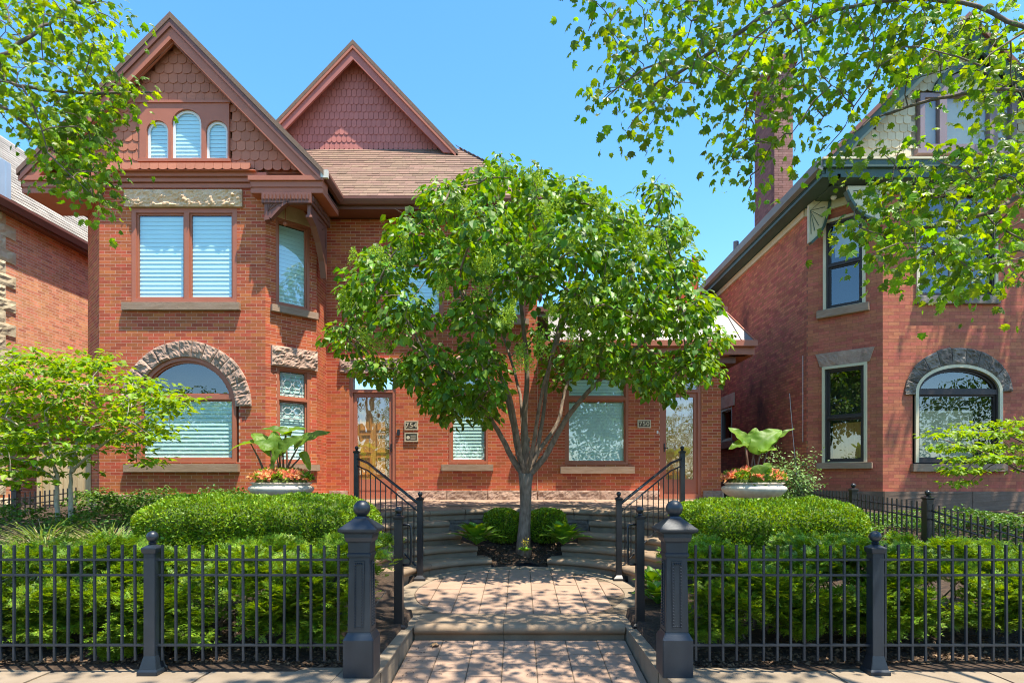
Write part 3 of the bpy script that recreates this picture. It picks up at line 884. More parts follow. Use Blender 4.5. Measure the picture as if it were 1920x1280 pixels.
def shingle_mesh(w, h, th, mt, flat=False):
    pts = [(-w / 2 + .003, h * 1.35), (w / 2 - .003, h * 1.35), (w / 2 - .003, h * .32)]
    rx = w / 2 - .003
    for k in range(1, 8):
        a = math.pi * k / 8
        pts.append((rx * math.cos(a), h * .32 - h * .30 * math.sin(a)))
    pts.append((-w / 2 + .003, h * .32))
    def dep(z): return -.006 - .018 * (1 - z / (h * 1.35))
    mb = MB(); n = len(pts)
    mb.add([(x, dep(z), z) for x, z in pts] + [(x, dep(z) + th + .06 * (z > h), z) for x, z in pts],
           [tuple(range(n)), tuple(range(2 * n - 1, n - 1, -1))] + [(i, (i + 1) % n, n + (i + 1) % n, n + i) for i in range(n)])
    return mb.mesh('shingle', M[mt])
def gable_face(parent, xc, y, zb, half, slope, w, h, mt, back, excl=None, skirt=True):
    """triangle of round-butt shingles: half-width at zb, roof line falls by slope"""
    mb = MB(); zt = zb + half * slope
    mb.prism([(xc - half, y + .065, zb - .02), (xc + half, y + .065, zb - .02), (xc, y + .065, zt)], (0, .06, 0))
    gb = mb.build('gable', M[back], parent)
    me = shingle_mesh(w, h, .010, mt)
    r = 0; z = zb
    while z < zt - .1:
        hw = (zt - (z + h * 1.1)) / slope
        off = w / 2 if r % 2 else 0
        k = -int(half / w) - 2
        while k * w < half + w:
            x = k * w + off; k += 1
            if abs(x) + w / 2 > hw + .04: continue
            if excl and excl(xc + x, z + h / 2): continue
            inst('shingle', me, (xc + x, y + R.uniform(-.001, .001), z + R.uniform(-.003, .003)), gb)
        z += h; r += 1
    return gb
def roof_tabs(name, parent, fn, rows, step, mt, w=.28, th=.014):
    """fn(row) -> (list of (x0, x1)), origin + row up the slope, along, normal"""
    V = []; T = []
    q = np.array([(0, 1, 3), (0, 3, 2), (0, 4, 5), (0, 5, 1), (1, 5, 3), (0, 2, 4)])
    for r in range(rows):
        o, al, up, nn, a0, a1 = fn(r)
        x = a0 - R.uniform(0, w)
        while x < a1:
            x2 = x + R.choice([w * .6, w * .8, w, w * 1.25])
            ca, cb = max(x, a0), min(x2, a1)
            if cb - ca > .02:
                b = len(V); t_ = th * R.uniform(.8, 1.3)
                for u, s, hh in ((ca + .002, 0, t_), (cb - .002, 0, t_), (ca + .002, step * 1.15, .003), (cb - .002, step * 1.15, .003), (ca + .002, 0, -.004), (cb - .002, 0, -.004)):
                    V.append(tuple(o + al * u + up * s + nn * hh))
                T.append(q + b)
            x = x2
    return cloud(name, np.array(V), np.concatenate(T), M[mt], parent)
def bracket(parent, pl, pts, arc0, mt_panel, mt_edge, d0, d1, rays, hub):
    """spandrel panel under an eave: pts polygon (u,z); arc0 = its curved edge points; rays fan out from hub"""
    mb = MB(); mb.holed([pts], pl, d0, d1)
    b = mb.build('bracket', M[mt_panel], parent)
    eb = MB()
    for (a, c), (a2, c2) in zip(arc0[:-1], arc0[1:]):
        n_ = Vector((c2 - c, -(a2 - a))).normalized() * .045
        eb.hexa([pl.p(a, c, d0 - .03), pl.p(a2, c2, d0 - .03), pl.p(a, c, d1 + .03), pl.p(a2, c2, d1 + .03),
                 pl.p(a + n_.x, c + n_.y, d0 - .03), pl.p(a2 + n_.x, c2 + n_.y, d0 - .03), pl.p(a + n_.x, c + n_.y, d1 + .03), pl.p(a2 + n_.x, c2 + n_.y, d1 + .03)])
    eb.build('curved_edge', M[mt_edge], b)
    for q in rays:
        rb = MB(); rb.tube([pl.p(hub[0], hub[1], d1 + .004), pl.p(q[0], q[1], d1 + .012)], [.003, .008], 5)
        rb.build('fan_rib', M[mt_edge], b)
    return b
def side_plane_prism(mb, pts, x0, x1):
    """pts (y,z)"""
    mb.prism([(x0, y, z) for y, z in pts], (x1 - x0, 0, 0))
def text_mesh(body, size, ext, mt):
    c = bpy.data.curves.new('digits', 'FONT'); c.body = body; c.size = size; c.extrude = ext; c.align_x = 'CENTER'; c.align_y = 'CENTER'
    c.offset = size * .012; c.space_character = 1.12
    o = bpy.data.objects.new('digits_tmp', c); COL.objects.link(o)
    bpy.context.view_layer.update()
    me = bpy.data.meshes.new_from_object(o.evaluated_get(bpy.context.evaluated_depsgraph_get()))
    bpy.data.objects.remove(o); me.materials.clear(); me.materials.append(M[mt]); return me
# ================================================================== the main house (two doors, 754 and 750)
E = lambda ze: EYE + ze
H = thing('brick_house', (-2, 13.4, E(-.5)), 'red brick house with two brown gables, curved steps and the doors 754 and 750', 'house')
FP = front(12.0); CP = Plane((-4.97, 12.0), (1, 1), (1, -1)); RP = Plane((-4.22, 12.75), (0, 1), (1, 0)); KP = front(13.4)
LCP = Plane((-8.22, 12.0), (-1, 1), (-1, -1)); LSP = Plane((-8.97, 12.75), (0, 1), (-1, 0))
W1 = Wall()
ztop = Z(352, 12); ZB = E(-.55)
# bay front
aw_c, aw_z = X(350, 12), Z(762, 12); aw_r = 93 / F * 12; aw_R = 123 / F * 12
uw = (X(247, 12), X(444, 12), Z(567, 12), Z(391, 12))
W1.add(FP, -8.22, -4.97, ZB, ztop, [arch_hole(aw_c, aw_z, aw_r + .05, aw_r + .05, Z(868, 12)), rect_hole(*uw)],
       pick=lambda u, z: Z(700, 12) < z < Z(583, 12) or (u > X(476, 12) and z < Z(700, 12)) or (u < X(222, 12)))
cl = math.hypot(.75, .75)
cu0, cu1 = CP.hit(517, 500)[0], CP.hit(580, 500)[0]
cz1, cz0 = CP.hit(519, 408)[1], CP.hit(575, 583)[1]
cl1, cl0 = CP.hit(524, 687)[1], Z(868, 12.2)
W1.add(CP, 0, cl, ZB, ztop, [rect_hole(cu0, cu1, cz0, cz1), rect_hole(cu0 + .02, cu1, cl0, cl1)])
W1.add(RP, 0, .66, ZB, ztop)
W1.add(LCP, 0, cl, ZB, ztop); W1.add(LSP, 0, 6.0, ZB, ztop + .2)
# recessed wall with door 754 and the one-storey wing with door 750
d1 = (X(655, 13.4), X(742, 13.4), E(-.5), Z(701, 13.4)); w1 = (X(842, 13.4), X(915, 13.4), Z(868, 13.4), Z(701, 13.4))
u1 = (X(722, 13.4), X(832, 13.4), Z(597, 13.4), Z(490, 13.4)); u1c = (u1[0] + u1[1]) / 2
u2 = (X(915, 13.4), X(985, 13.4), Z(597, 13.4), Z(460, 13.4))
d2 = (X(1237, 13.4), X(1315, 13.4), E(-.5), Z(701, 13.4)); w2 = (X(1059, 13.4), X(1178, 13.4), Z(871, 13.4), Z(701, 13.4))
W1.add(KP, -4.22, .39, E(-.5), Z(409, 13.4), [rect_hole(*d1), rect_hole(*w1), arch_hole(u1c, u1[3], (u1[1] - u1[0]) / 2, (u1[1] - u1[0]) / 2 * .8, u1[2]), rect_hole(*u2)])
KP2 = front(13.397)
W1.add(KP2, .40, 4.40, E(-.5), E(2.72), [rect_hole(*d2), rect_hole(*w2)])
W1.add(Plane((4.40, 13.40), (0, 1), (1, 0)), 0.0, 5.0, E(-.6), E(2.72))
W1.add(Plane((.39, 13.65), (0, 1), (1, 0)), 0, 6.0, E(2.6), E(5.75))
wall1 = W1.build(H, 'mortar')
jb = MB(); jb.box(.388, .398, 13.388, 13.396, E(-.4), E(2.6)); jb.build('wall_joint', M['mortar'], H)
# stone plinth
for a, b, pl in [(-8.22, -6.6, FP), (-6.59, -4.97, FP), (0, cl, CP), (0, .64, RP), (0, cl, LCP)]:
    zb = Z(926, 12)
    lintel(H, pl, a + .002, b - .002, E(-.75), zb, 'brownstone', .015, .05, int(a * 7 + 50), 'plinth_stone')
xx = [-4.20, d1[0] - .05]; 
for a, b in [(-4.15, d1[0] - .03), (d1[1] + .03, -1.6), (-1.595, -.7), (-.695, .385), (.40, 1.75), (1.755, d2[0] - .03), (d2[1] + .03, 4.40)]:
    lintel(H, KP, a + .002, b - .002, E(-.52), Z(919, 13.4), 'brownstone', .014, .05, int(a * 13 + 90), 'plinth_stone')
mb = MB(); mb.box(4.40, 4.455, 13.35, 15, E(-.6), Z(919, 13.4)); mb.build('plinth_stone', M['brownstone'], H, bevel=.01)
# bay windows
lintel(H, FP, X(236, 12), X(456, 12), Z(390, 12), Z(358, 12), 'tanstone', .040, .085, 5)
sill(H, FP, X(232, 12), X(452, 12), Z(583, 12), Z(568, 12), 'sillstone')
window(H, FP, uw[0], uw[1], uw[2], uw[3], fw=.085, mull=[X(350, 12)], step=.082)
voussoirs(H, FP, aw_c, aw_z, aw_r, aw_r, aw_R, aw_R, 15)
arch_window(H, FP, aw_c, aw_z, aw_r, aw_r, Z(867, 12), Z(744, 12))
sill(H, FP, X(235, 12), X(450, 12), Z(885, 12), Z(869, 12))
# canted face: upper window under a stone tympanum
window(H, CP, cu0, cu1, cz0, cz1, fw=.05, step=.08)
sill(H, CP, CP.hit(507, 570)[0], CP.hit(594, 570)[0], cz0 - .155, cz0 - .01)
tu = (cu0 + cu1) / 2
lp = [(cu0 - .01, cz1 + .01), (cu1 + .01, cz1 + .01)] + ell(tu, cz1 + .01, (cu1 - cu0) / 2 + .01, .36, .1, math.pi - .1, 11)
mb = MB(); mb.holed([lp], CP, -.06, .02); mb.build('tympanum', M['tanstone'], H)
def leaded(w, pl, a, b, c, d, k):
    if k != 1 and k != 0: return
    L = MB(); t = -.045 + .004
    def line(p, q): L.tube([pl.p(a + (b - a) * p[0], c + (d - c) * p[1], t), pl.p(a + (b - a) * q[0], c + (d - c) * q[1], t)], .0075, 4)
    if k == 0:
        c = d - (d - c) * .30
    for x in (.08, .92): line((x, .04), (x, .96))
    for y in (.06, .94): line((.08, y), (.92, y))
    for cx_ in (.30, .70):
        o = [(cx_ + .16 * math.cos(math.pi / 8 + i * math.pi / 4), .5 + .2 * math.sin(math.pi / 8 + i * math.pi / 4)) for i in range(8)]
        for p, q in zip(o, o[1:] + o[:1]): line(p, q)
        for i in (1, 2, 5, 6):
            p = o[i]; line(p, (p[0] + (.1 if i in (1, 6) else -.1), .94 if p[1] > .5 else .06))
    line((.46, .5), (.54, .5)); line((.08, .5), (.14, .5)); line((.86, .5), (.92, .5))
    L.build('lead_came', M['lead'], w)
lintel(H, CP, CP.hit(508, 660)[0], CP.hit(594, 660)[0], cl1, cl1 + .40, 'brownstone', .028, .06, 17)
window(H, CP, cu0 + .02, cu1, cl0, cl1, fw=.05, tran=[CP.hit(550, 749)[1]], step=.07, bars=leaded)
sill(H, CP, CP.hit(505, 870)[0], CP.hit(597, 870)[0], cl0 - .15, cl0 - .01)
# recessed wall openings
lintel(H, KP, X(638, 13.4), X(752, 13.4), Z(700, 13.4), Z(672, 13.4), 'brownstone', .03, .07, 23)
lintel(H, KP, X(834, 13.4), X(922, 13.4), Z(700, 13.4), Z(668, 13.4), 'brownstone', .03, .07, 24)
lintel(H, KP, X(1050, 13.4), X(1188, 13.4), Z(700, 13.4), Z(676, 13.4), 'brownstone', .03, .07, 25)
lintel(H, KP, X(1228, 13.4), X(1324, 13.4), Z(700, 13.4), Z(678, 13.4), 'brownstone', .03, .07, 26)
sill(H, KP, X(828, 13.4), X(925, 13.4), Z(883, 13.4), Z(870, 13.4))
sill(H, KP, X(1050, 13.4), X(1189, 13.4), Z(888, 13.4), Z(874, 13.4))
sill(H, KP, X(716, 13.4), X(838, 13.4), Z(610, 13.4), Z(598, 13.4))
sill(H, KP, X(908, 13.4), X(992, 13.4), Z(610, 13.4), Z(598, 13.4))
window(H, KP, w1[0], w1[1], w1[2], w1[3], fw=.05, tran=[Z(742, 13.4)], step=.07)
window(H, KP, w2[0], w2[1], w2[2], w2[3], fw=.06, tran=[Z(747, 13.4)], step=.065)
window(H, KP, u2[0], u2[1], u2[2], u2[3], fw=.06, tran=[Z(530, 13.4)])
arch_window(H, KP, u1c, u1[3], (u1[1] - u1[0]) / 2, (u1[1] - u1[0]) / 2 * .8, u1[2], u1[3] - .02)
for i in range(26):
    t = math.pi * (i + .5) / 26; a = (u1[1] - u1[0]) / 2
    c, s = math.cos(t), math.sin(t)
    mb = MB()
    q = [(u1c + (a + .02) * math.cos(t + e), u1[3] + (a * .8 + .02) * math.sin(t + e)) for e in (-.052, .052)] + [(u1c + (a + .24) * math.cos(t + e), u1[3] + (a * .8 + .24) * math.sin(t + e)) for e in (.052, -.052)]
    mb.holed([q], KP, -.02, .018); mb.build('arch_brick', M['brick'], H)
# front doors
def door(o, wood, lab, knob_left=False):
    u0, u1_, z0, z1 = o
    zth = E(-.30); zt = Z(733, 13.4)
    mb = MB(); fw = .075
    mb.holed([[(u0, E(-.42)), (u1_, E(-.42)), (u1_, z1), (u0, z1)], [(u0 + fw, zth), (u1_ - fw, zth), (u1_ - fw, zt - .03), (u0 + fw, zt - .03)],
              [(u0 + fw, zt + .04), (u1_ - fw, zt + .04), (u1_ - fw, z1 - fw * .8), (u0 + fw, z1 - fw * .8)]], KP, -.20, -.02)
    D_ = mb.build('door', M['trim'], H, bevel=.004); D_['label'] = lab
    pane(D_, KP, [(u0 + fw, zt + .04), (u1_ - fw, zt + .04), (u1_ - fw, z1 - fw * .8), (u0 + fw, z1 - fw * .8)], -.10, 'dark_glass')
    a, b, c, d = u0 + fw + .004, u1_ - fw - .004, zth + .004, zt - .034
    mb = MB(); mb.holed([[(a, c), (b, c), (b, d), (a, d)], [(a + .075, c + .32), (b - .075, c + .32), (b - .075, d - .09), (a + .075, d - .09)]], KP, -.11, -.06)
    st = mb.build('storm_door', M['trim'], D_, bevel=.004)
    mb = MB(); mb.obox(KP, a + .11, b - .11, c + .07, c + .27, -.068, -.052); mb.build('kick_panel', M['trim'], D_, bevel=.01)
    pane(D_, KP, [(a + .075, c + .32), (b - .075, c + .32), (b - .075, d - .09), (a + .075, d - .09)], -.085, 'old_glass')
    mb = MB(); mb.obox(KP, a, b, c, d, -.19, -.15); mb.build('door_leaf', M[wood], D_)
    w = (b - a - .36) / 2
    for i in range(2):
        for z_, h_ in ((c + .42, .40), (c + .90, .42), (c + 1.40, .38)):
            mb = MB(); x0 = a + .12 + i * (w + .12)
            mb.holed([[(x0, z_), (x0 + w, z_), (x0 + w, z_ + h_), (x0, z_ + h_)], [(x0 + .03, z_ + .03), (x0 + w - .03, z_ + .03), (x0 + w - .03, z_ + h_ - .03), (x0 + .03, z_ + h_ - .03)]], KP, -.15, -.135)
            mb.build('door_panel', M[wood], D_)
    kx = a + .035 if knob_left else b - .035
    mb = MB(); mb.obox(KP, kx - .012, kx + .012, c + .92, c + 1.10, -.06, -.045); mb.tube([KP.p(kx, c + 1.0, -.05), KP.p(kx, c + 1.0, 0), KP.p(kx + (.07 if knob_left else -.07), c + 1.0, .0)], .011, 6)
    mb.build('handle', M['black'], D_)
    mb = MB(); mb.obox(KP, u0 - .03, u1_ + .03, E(-.50), E(-.40), -.20, .10); mb.build('threshold', M['sillstone'], H, bevel=.01)
    return D_
door(d1, 'oak', 'brown storm door with wavy glass over an oak door, number 754')
door(d2, 'oak', 'brown storm door over an oak panelled door, number 750', True)
# number plates, plaque, key box
def plate(px0, px1, py0, py1, body, light):
    u0, u1_, z0, z1 = X(px0, 13.4), X(px1, 13.4), Z(py1, 13.4), Z(py0, 13.4); b = .022
    mb = MB(); mb.obox(KP, u0 + .01, u1_ - .01, z0 + .01, z1 - .01, 0, .022); p = mb.build('number_plate' if body else 'plaque', M['brass'], H)
    mb = MB(); mb.holed([[(u0, z0), (u1_, z0), (u1_, z1), (u0, z1)], [(u0 + b, z0 + b), (u1_ - b, z0 + b), (u1_ - b, z1 - b), (u0 + b, z1 - b)]], KP, 0, .034)
    mb.build('plate_border', M['brass_l'], p)
    uc, zc = (u0 + u1_) / 2, (z0 + z1) / 2
    if body:
        me = text_mesh(body, (z1 - z0) * .80, .006, 'brass_l')
        inst('digits', me, KP.p(uc, zc, .027), p, rot=(math.pi / 2, 0, 0))
    else:
        mb = MB(); mb.tube([KP.p(u0 + .078, zc - .005, .02), KP.p(u0 + .078, zc - .005, .028)], .038, 14); mb.build('emblem', M['brass_l'], p)
        for k in range(4):
            mb = MB(); mb.obox(KP, u0 + .13, u1_ - .04 - .015 * (k == 3), z1 - .062 - k * .026, z1 - .050 - k * .026, .02, .026); mb.build('text_line', M['brass_l'], p)
plate(759, 784, 789, 806, '754', False)
plate(759, 784, 811, 828, None, False)
plate(1195, 1220, 787, 802, '750', True)
mb = MB(); mb.obox(KP, X(745, 13.4), X(750, 13.4), Z(816, 13.4), Z(805, 13.4), 0, .04); mb.build('key_box', M['black'], H, bevel=.008)
mb = MB(); mb.obox(KP, X(1231, 13.4), X(1234, 13.4), Z(813, 13.4), Z(807, 13.4), 0, .03); mb.build('door_bell', M['white'], H, bevel=.004)

# --- front gable over the bay
GX = -6.65; zf = E(5.92); za = E(8.85); hw = 2.86; sl_ = (za - zf) / hw; yr = 11.71
for s in (-1, 1):
    mb = MB()
    pts = [(GX, za + .06), (GX + s * (hw + .06), zf + .06 - .06 * sl_), (GX + s * (hw + .06), zf - .05 - .06 * sl_), (GX, za - .06)]
    mb.prism([(x, yr - .05, z) for x, z in pts], (0, 5.2, 0)); mb.build('roof_slope', M['roof'], H)
    for d0, d1_, t0, t1, m_ in ((0, .07, -.065, -.42, 'trim'), (-.035, .0, -.062, -.20, 'trim_d'), (.07, .11, -.30, -.46, 'trim')):
        mb = MB(); pts = [(GX, za + t0), (GX + s * hw, zf + t0), (GX + s * hw, zf + t1), (GX, za + t1)]
        if t1 < -.4: pts = [(GX, za + t0), (GX + s * hw, zf + t0), (GX + s * hw, zf - .16), (GX + s * (hw - .28), zf - .16), (GX, za + t1)]
        mb.prism([(x, yr + d0, z) for x, z in pts], (0, d1_ - d0, 0)); mb.build('bargeboard', M[m_], H)
    mb = MB(); pts = [(GX, za - .075), (GX + s * hw, zf - .075), (GX + s * hw, zf - .10), (GX, za - .10)]
    mb.prism([(x, yr + .12, z) for x, z in pts], (0, .42, 0)); mb.build('soffit', M['trim'], H)
    # boxed eave return with sloping top
    x0, x1 = GX + s * 1.50, GX + s * (hw + .02)
    mb = MB(); side_plane_prism(mb, [(yr + .02, E(5.60)), (yr + .02, E(5.80)), (12.05, E(5.98)), (12.05, E(5.60))], min(x0, x1), max(x0, x1)); mb.build('eave_return', M['trim'], H, bevel=.01)
    mb = MB(); mb.box(min(x0, x1) - .03, max(x0, x1) + .03, yr - .02, yr + .02, E(5.72), E(5.81)); mb.build('moulding', M['trim'], H)
    mb = MB(); mb.box(min(x0, x1), max(x0, x1), yr + .04, 12.78, E(5.50), E(5.60)); mb.build('soffit', M['trim'], H)
zb = E(6.00)
pw = (X(262, 11.9), X(430, 11.9), Z(299, 11.9), Z(194, 11.9))
gable_face(H, GX, 11.95, zb + .02, 2.60, sl_, .176, .188, 'scale1', 'trim', excl=lambda x, z: pw[0] + .03 < x < pw[1] - .03 and pw[2] - .06 < z < pw[3] - .02)
# flared skirt course and frieze
mb = MB()
side_plane_prism(mb, [(11.80, zb - .04), (11.945, zb + .05), (12.0, zb + .05), (12.0, zb - .04)], -8.15, -5.10); mb.build('skirt', M['scale1'], H)
me = shingle_mesh(.176, .10, .010, 'scale1')
k = -8.10
while k < -5.15: inst('shingle', me, (k, 11.83, zb - .02), H); k += .176
for z0, z1, d in ((5.70, 5.80, .03), (5.80, 5.885, .075), (5.885, 5.965, .125)):
    mb = MB(); mb.obox(FP, -8.3, -4.9, E(z0), E(z1) - .003, -.05, d); mb.build('frieze', M['trim'], H, bevel=.006)
# triple arched window in its panel
pp = front(11.93)
def arch_loop(px0, px1, pyt, pyb, k=13, inset=0.0):
    a, b = X(px0, 11.9) + inset, X(px1, 11.9) - inset; r = (b - a) / 2; zt = Z(pyt, 11.9) - inset
    return [(a, Z(pyb, 11.9)), (b, Z(pyb, 11.9))] + ell((a + b) / 2, zt - r, r, r, 0, math.pi, k)
ar = [(275, 316, 226, 297.5), (322, 378, 205, 297.5), (386, 427, 226, 297.5)]
mb = MB(); mb.holed([[(pw[0], pw[2]), (pw[1], pw[2]), (pw[1], pw[3]), (pw[0], pw[3])]] + [arch_loop(*a) for a in ar], pp, -.045, .04)
gp = mb.build('window_panel', M['trim'], H)
for a in ar:
    o = arch_loop(*a, inset=.003); i = arch_loop(*a, inset=.05)
    mb = MB(); mb.holed([o[:0] + [(o[0][0], o[0][1])] + o[1:], [(i[0][0], i[0][1] + .03), (i[1][0], i[1][1] + .03)] + i[2:]], pp, -.035, -.005)
    w = mb.build('window', M['white'], H)
    pane(w, pp, [(i[0][0], i[0][1] + .03), (i[1][0], i[1][1] + .03)] + i[2:], -.022, 'window_glass')
    slats(w, pp, i[0][0] - .02, i[1][0] + .02, i[0][1] + .02, max(q[1] for q in i) + .03, -.05, .075)
for z_, dz in ((pw[2] - .05, .05), (pw[3], .05)):
    mb = MB(); mb.obox(pp, pw[0] - .03, pw[1] + .03, z_, z_ + dz, -.04, .062); mb.build('moulding', M['trim'], H)
# brackets and dentils over the canted window
BP = front(11.78)
def bz(px, py, pl): return pl.hit(px, py)
arc = [bz(*q, BP) for q in ((497, 411), (507, 409), (517, 398), (527, 387), (540, 378), (556, 374), (574, 373))]
pts = [bz(497, 362, BP), bz(497, 411, BP)] + arc[1:] + [bz(580, 373, BP), bz(580, 362, BP)]
hub = bz(503, 398, BP)
bracket(H, BP, pts, arc, 'trim_d', 'trim_d', -.03, .03, [bz(*q, BP) for q in ((502, 370), (510, 371), (518, 375), (521, 384))], hub)
BS = Plane((-4.05, 0), (0, 1), (1, 0))
arcs = [(11.80, E(5.10)), (12.05, E(5.02)), (12.35, E(4.80)), (12.58, E(4.50)), (12.72, E(4.18))]
bracket(H, BS, [(11.80, E(5.30)), (11.80, E(5.10))] + arcs[1:] + [(12.80, E(4.18)), (12.80, E(5.30))], arcs, 'trim_d', 'trim_d', -.03, .03, [(12.2, E(5.2)), (12.5, E(5.1)), (12.7, E(4.8))], (12.74, E(5.24)))
mb = MB(); mb.box(-4.93, -3.98, 11.72, 11.82, E(5.30), E(5.50)); mb.box(-4.10, -3.98, 11.82, 12.9, E(5.30), E(5.50))
bb_ = mb.build('bracket_beam', M['trim_d'], H)
mb = MB()
for i in range(13): mb.box(-4.90 + i * .07, -4.865 + i * .07, 11.69, 11.722, E(5.36), E(5.46))
for i in range(14): mb.box(-3.985, -3.955, 11.80 + i * .075, 11.835 + i * .075, E(5.36), E(5.46))
mb.build('dentils', M['trim_d'], bb_, kind='stuff')
mb = MB(); mb.ball((-4.62, 12.1, E(5.05)), .045, 10, 8); mb.tube([(-4.62, 12.1, E(5.08)), (-4.62, 12.1, E(5.50))], .012, 5); mb.build('pendant', M['trim'], H, smooth=True)
# --- main roof, gutter, frieze
ye, zev = 12.90, E(5.92)
V_ = lambda x, y: Vector((x, y, zev + (y - ye)))
mb = MB()
f_ = [V_(-9.2, ye), V_(.74, ye), V_(-1.50, ye + 2.24), V_(-6.9, ye + 2.24)]
mb.prism(f_, (0, .06, -.10)); rs = mb.build('roof_slope', M['roof'], H)
mb = MB(); mb.prism([Vector((.74, ye, zev)), Vector((.74, 20.2, zev)), Vector((-1.5, 18.0, zev + 2.24)), Vector((-1.5, ye + 2.24, zev + 2.24))], (-.06, 0, -.10)); mb.build('roof_slope', M['roof'], H)
st = .145; dy = st / math.sqrt(2); nrm = Vector((0, -1, 1)).normalized(); upv = Vector((0, 1, 1)).normalized()
roof_tabs('roof_shingles', rs, lambda r: (Vector((0, ye - .02 + r * dy, zev - .02 + r * dy + .008)), Vector((1, 0, 0)), upv, nrm, -4.1 - r * dy, .75 - r * dy), int(2.28 / dy), st, 'roof')
for i in range(20):
    t = i * .115; mb = MB()
    p0 = Vector((.76 - t, ye + t - .02, zev + t + .01)); e1 = Vector((-.16, .0, .16)).normalized() * .16; e2 = Vector((-.0, .16, .16))
    mb.prism([p0, p0 + Vector((.05, .11, .0)), p0 + Vector((-.10, .22, .17)), p0 + Vector((-.16, .12, .17))], (0, 0, .02)); mb.build('hip_shingle', M['roof'], rs)
def gutter(pts, mt, w=.13, h=.14):
    mb = MB()
    for a, b in zip(pts[:-1], pts[1:]):
        a, b = Vector(a), Vector(b); d = (b - a).normalized(); o = d.cross(Vector((0, 0, 1))) * w
        prof = [(0, 0), (.55, -.02), (.85, .35), (1, .62), (1, 1), (.9, 1), (.9, .68), (.1, .3), (.1, 1), (0, 1)]
        vs = [a + o * p + Vector((0, 0, h * q)) for p, q in prof] + [b + o * p + Vector((0, 0, h * q)) for p, q in prof]
        n = len(prof); mb.add(vs, [tuple(range(n)), tuple(range(2 * n - 1, n - 1, -1))] + [(i, (i + 1) % n, n + (i + 1) % n, n + i) for i in range(n)])
    return mb.build('gutter', M[mt], H)
gutter([(-3.78, ye - .02, zev - .15), (.74, ye - .02, zev - .15)], 'trim_d')
gutter([(GX + hw + .0, yr + .03, zev - .15), (GX + hw + .0, ye - .12, zev - .15)], 'trim_d')
mb = MB(); mb.box(GX + hw - .02, GX + hw + .14, yr - .03, yr + .03, zev - .16, zev - .01); mb.build('gutter_end', M['urn'], H)
mb = MB(); mb.box(-4.25, .66, ye + .0, 13.39, E(5.70), E(5.745)); mb.box(-4.24, -3.80, 11.9, 12.95, E(5.66), E(5.695)); mb.build('soffit', M['trim_d'], H)
mb = MB(); mb.box(-4.2, .68, ye, ye + .05, E(5.745), E(5.90)); mb.build('fascia', M['trim_d'], H)
mb = MB(); mb.obox(KP, -4.18, .39, Z(409, 13.4), E(5.70), -.02, .06); fz = mb.build('frieze', M['trim_d'], H)
mb = MB()
for i in range(40): mb.obox(KP, -4.15 + i * .114, -4.09 + i * .114, Z(409, 13.4) + .02, Z(409, 13.4) + .085, .055, .10)
mb.build('dentils', M['trim_d'], fz, kind='stuff')
# --- rear gablet with rose shingles
gx2 = X(662, 14.8); zf2 = Z(283, 14.8); za2 = Z(80, 14.8); hw2 = X(855, 14.8) - gx2; s2 = (za2 - zf2) / hw2
for s in (-1, 1):
    mb = MB(); pts = [(gx2, za2 + .05), (gx2 + s * (hw2 + .05), zf2 + .05 - .05 * s2), (gx2 + s * (hw2 + .05), zf2 - .06 - .05 * s2), (gx2, za2 - .06)]
    mb.prism([(x, 14.76, z) for x, z in pts], (0, 5, 0)); mb.build('roof_slope', M['roof'], H)
    for d0, d1_, t0, t1, m_ in ((0, .06, -.055, -.40, 'rose'), (-.035, 0, -.05, -.15, 'trim')):
        mb = MB(); pts = [(gx2, za2 + t0), (gx2 + s * hw2, zf2 + t0), (gx2 + s * (hw2 - (.3 if t1 < -.3 else 0)), zf2 + (-.04 if t1 < -.3 else t1)), (gx2, za2 + t1)]
        mb.prism([(x, 14.80 + d0, z) for x, z in pts], (0, d1_ - d0, 0)); mb.build('bargeboard', M[m_], H)
    mb = MB(); pts = [(gx2, za2 - .08), (gx2 + s * hw2, zf2 - .08), (gx2 + s * hw2, zf2 - .11), (gx2, za2 - .11)]
    mb.prism([(x, 14.86, z) for x, z in pts], (0, .32, 0)); mb.build('soffit', M['rose'], H)
gable_face(H, gx2, 15.12, zev + 15.12 - ye - .02, 2.30, s2, .121, .186, 'scale2', 'rose')
# --- wing roof: metal slope, cornice, coping
mb = MB()
e0, e1, xa, xb = (12.86, E(2.93)), (13.46, E(3.70)), .62, 4.93
mb.prism([Vector((xa, *e0)), Vector((xb, *e0)), Vector((xb - .42, *e1)), Vector((xa, *e1))], (0, .05, -.03))
mb.prism([Vector((xb, *e0)), Vector((xb, 17, E(2.93))), Vector((xb - .42, 16.6, E(3.70))), Vector((xb - .42, *e1))], (-.05, 0, -.03))
mr = mb.build('metal_roof', M['metalroof'], H)
for i in range(9):
    t = .9 + i * .47; mb = MB(); tt = min(t, xb - .42)
    mb.tube([(t, e0[0] - .0, e0[1] + .015), (tt, e1[0], e1[1] + .015)], .014, 5); mb.build('seam', M['metalroof'], mr)
mb = MB(); mb.tube([(xb, e0[0], e0[1] + .01), (xb - .42, e1[0], e1[1] + .01)], .018, 5); mb.build('seam', M['trim'], mr)
for x0, x1, y0, y1, z0, z1, m_ in ((.5, 4.98, 12.80, 12.90, 2.80, 2.93, 'trim'), (.5, 4.82, 12.90, 13.10, 2.64, 2.86, 'trim'), (.45, 4.62, 13.10, 13.39, 2.50, 2.80, 'trim_d'), (.3, 4.56, 13.42, 13.62, 3.68, 3.80, 'trim_d')):
    mb = MB(); mb.box(x0, x1, y0, y1, E(z0), E(z1)); mb.build('cornice', M[m_], H, bevel=.01)
mb = MB(); mb.box(4.44, 4.96, 12.92, 16.5, E(2.64), E(2.90)); mb.build('cornice', M['trim'], H, bevel=.01)
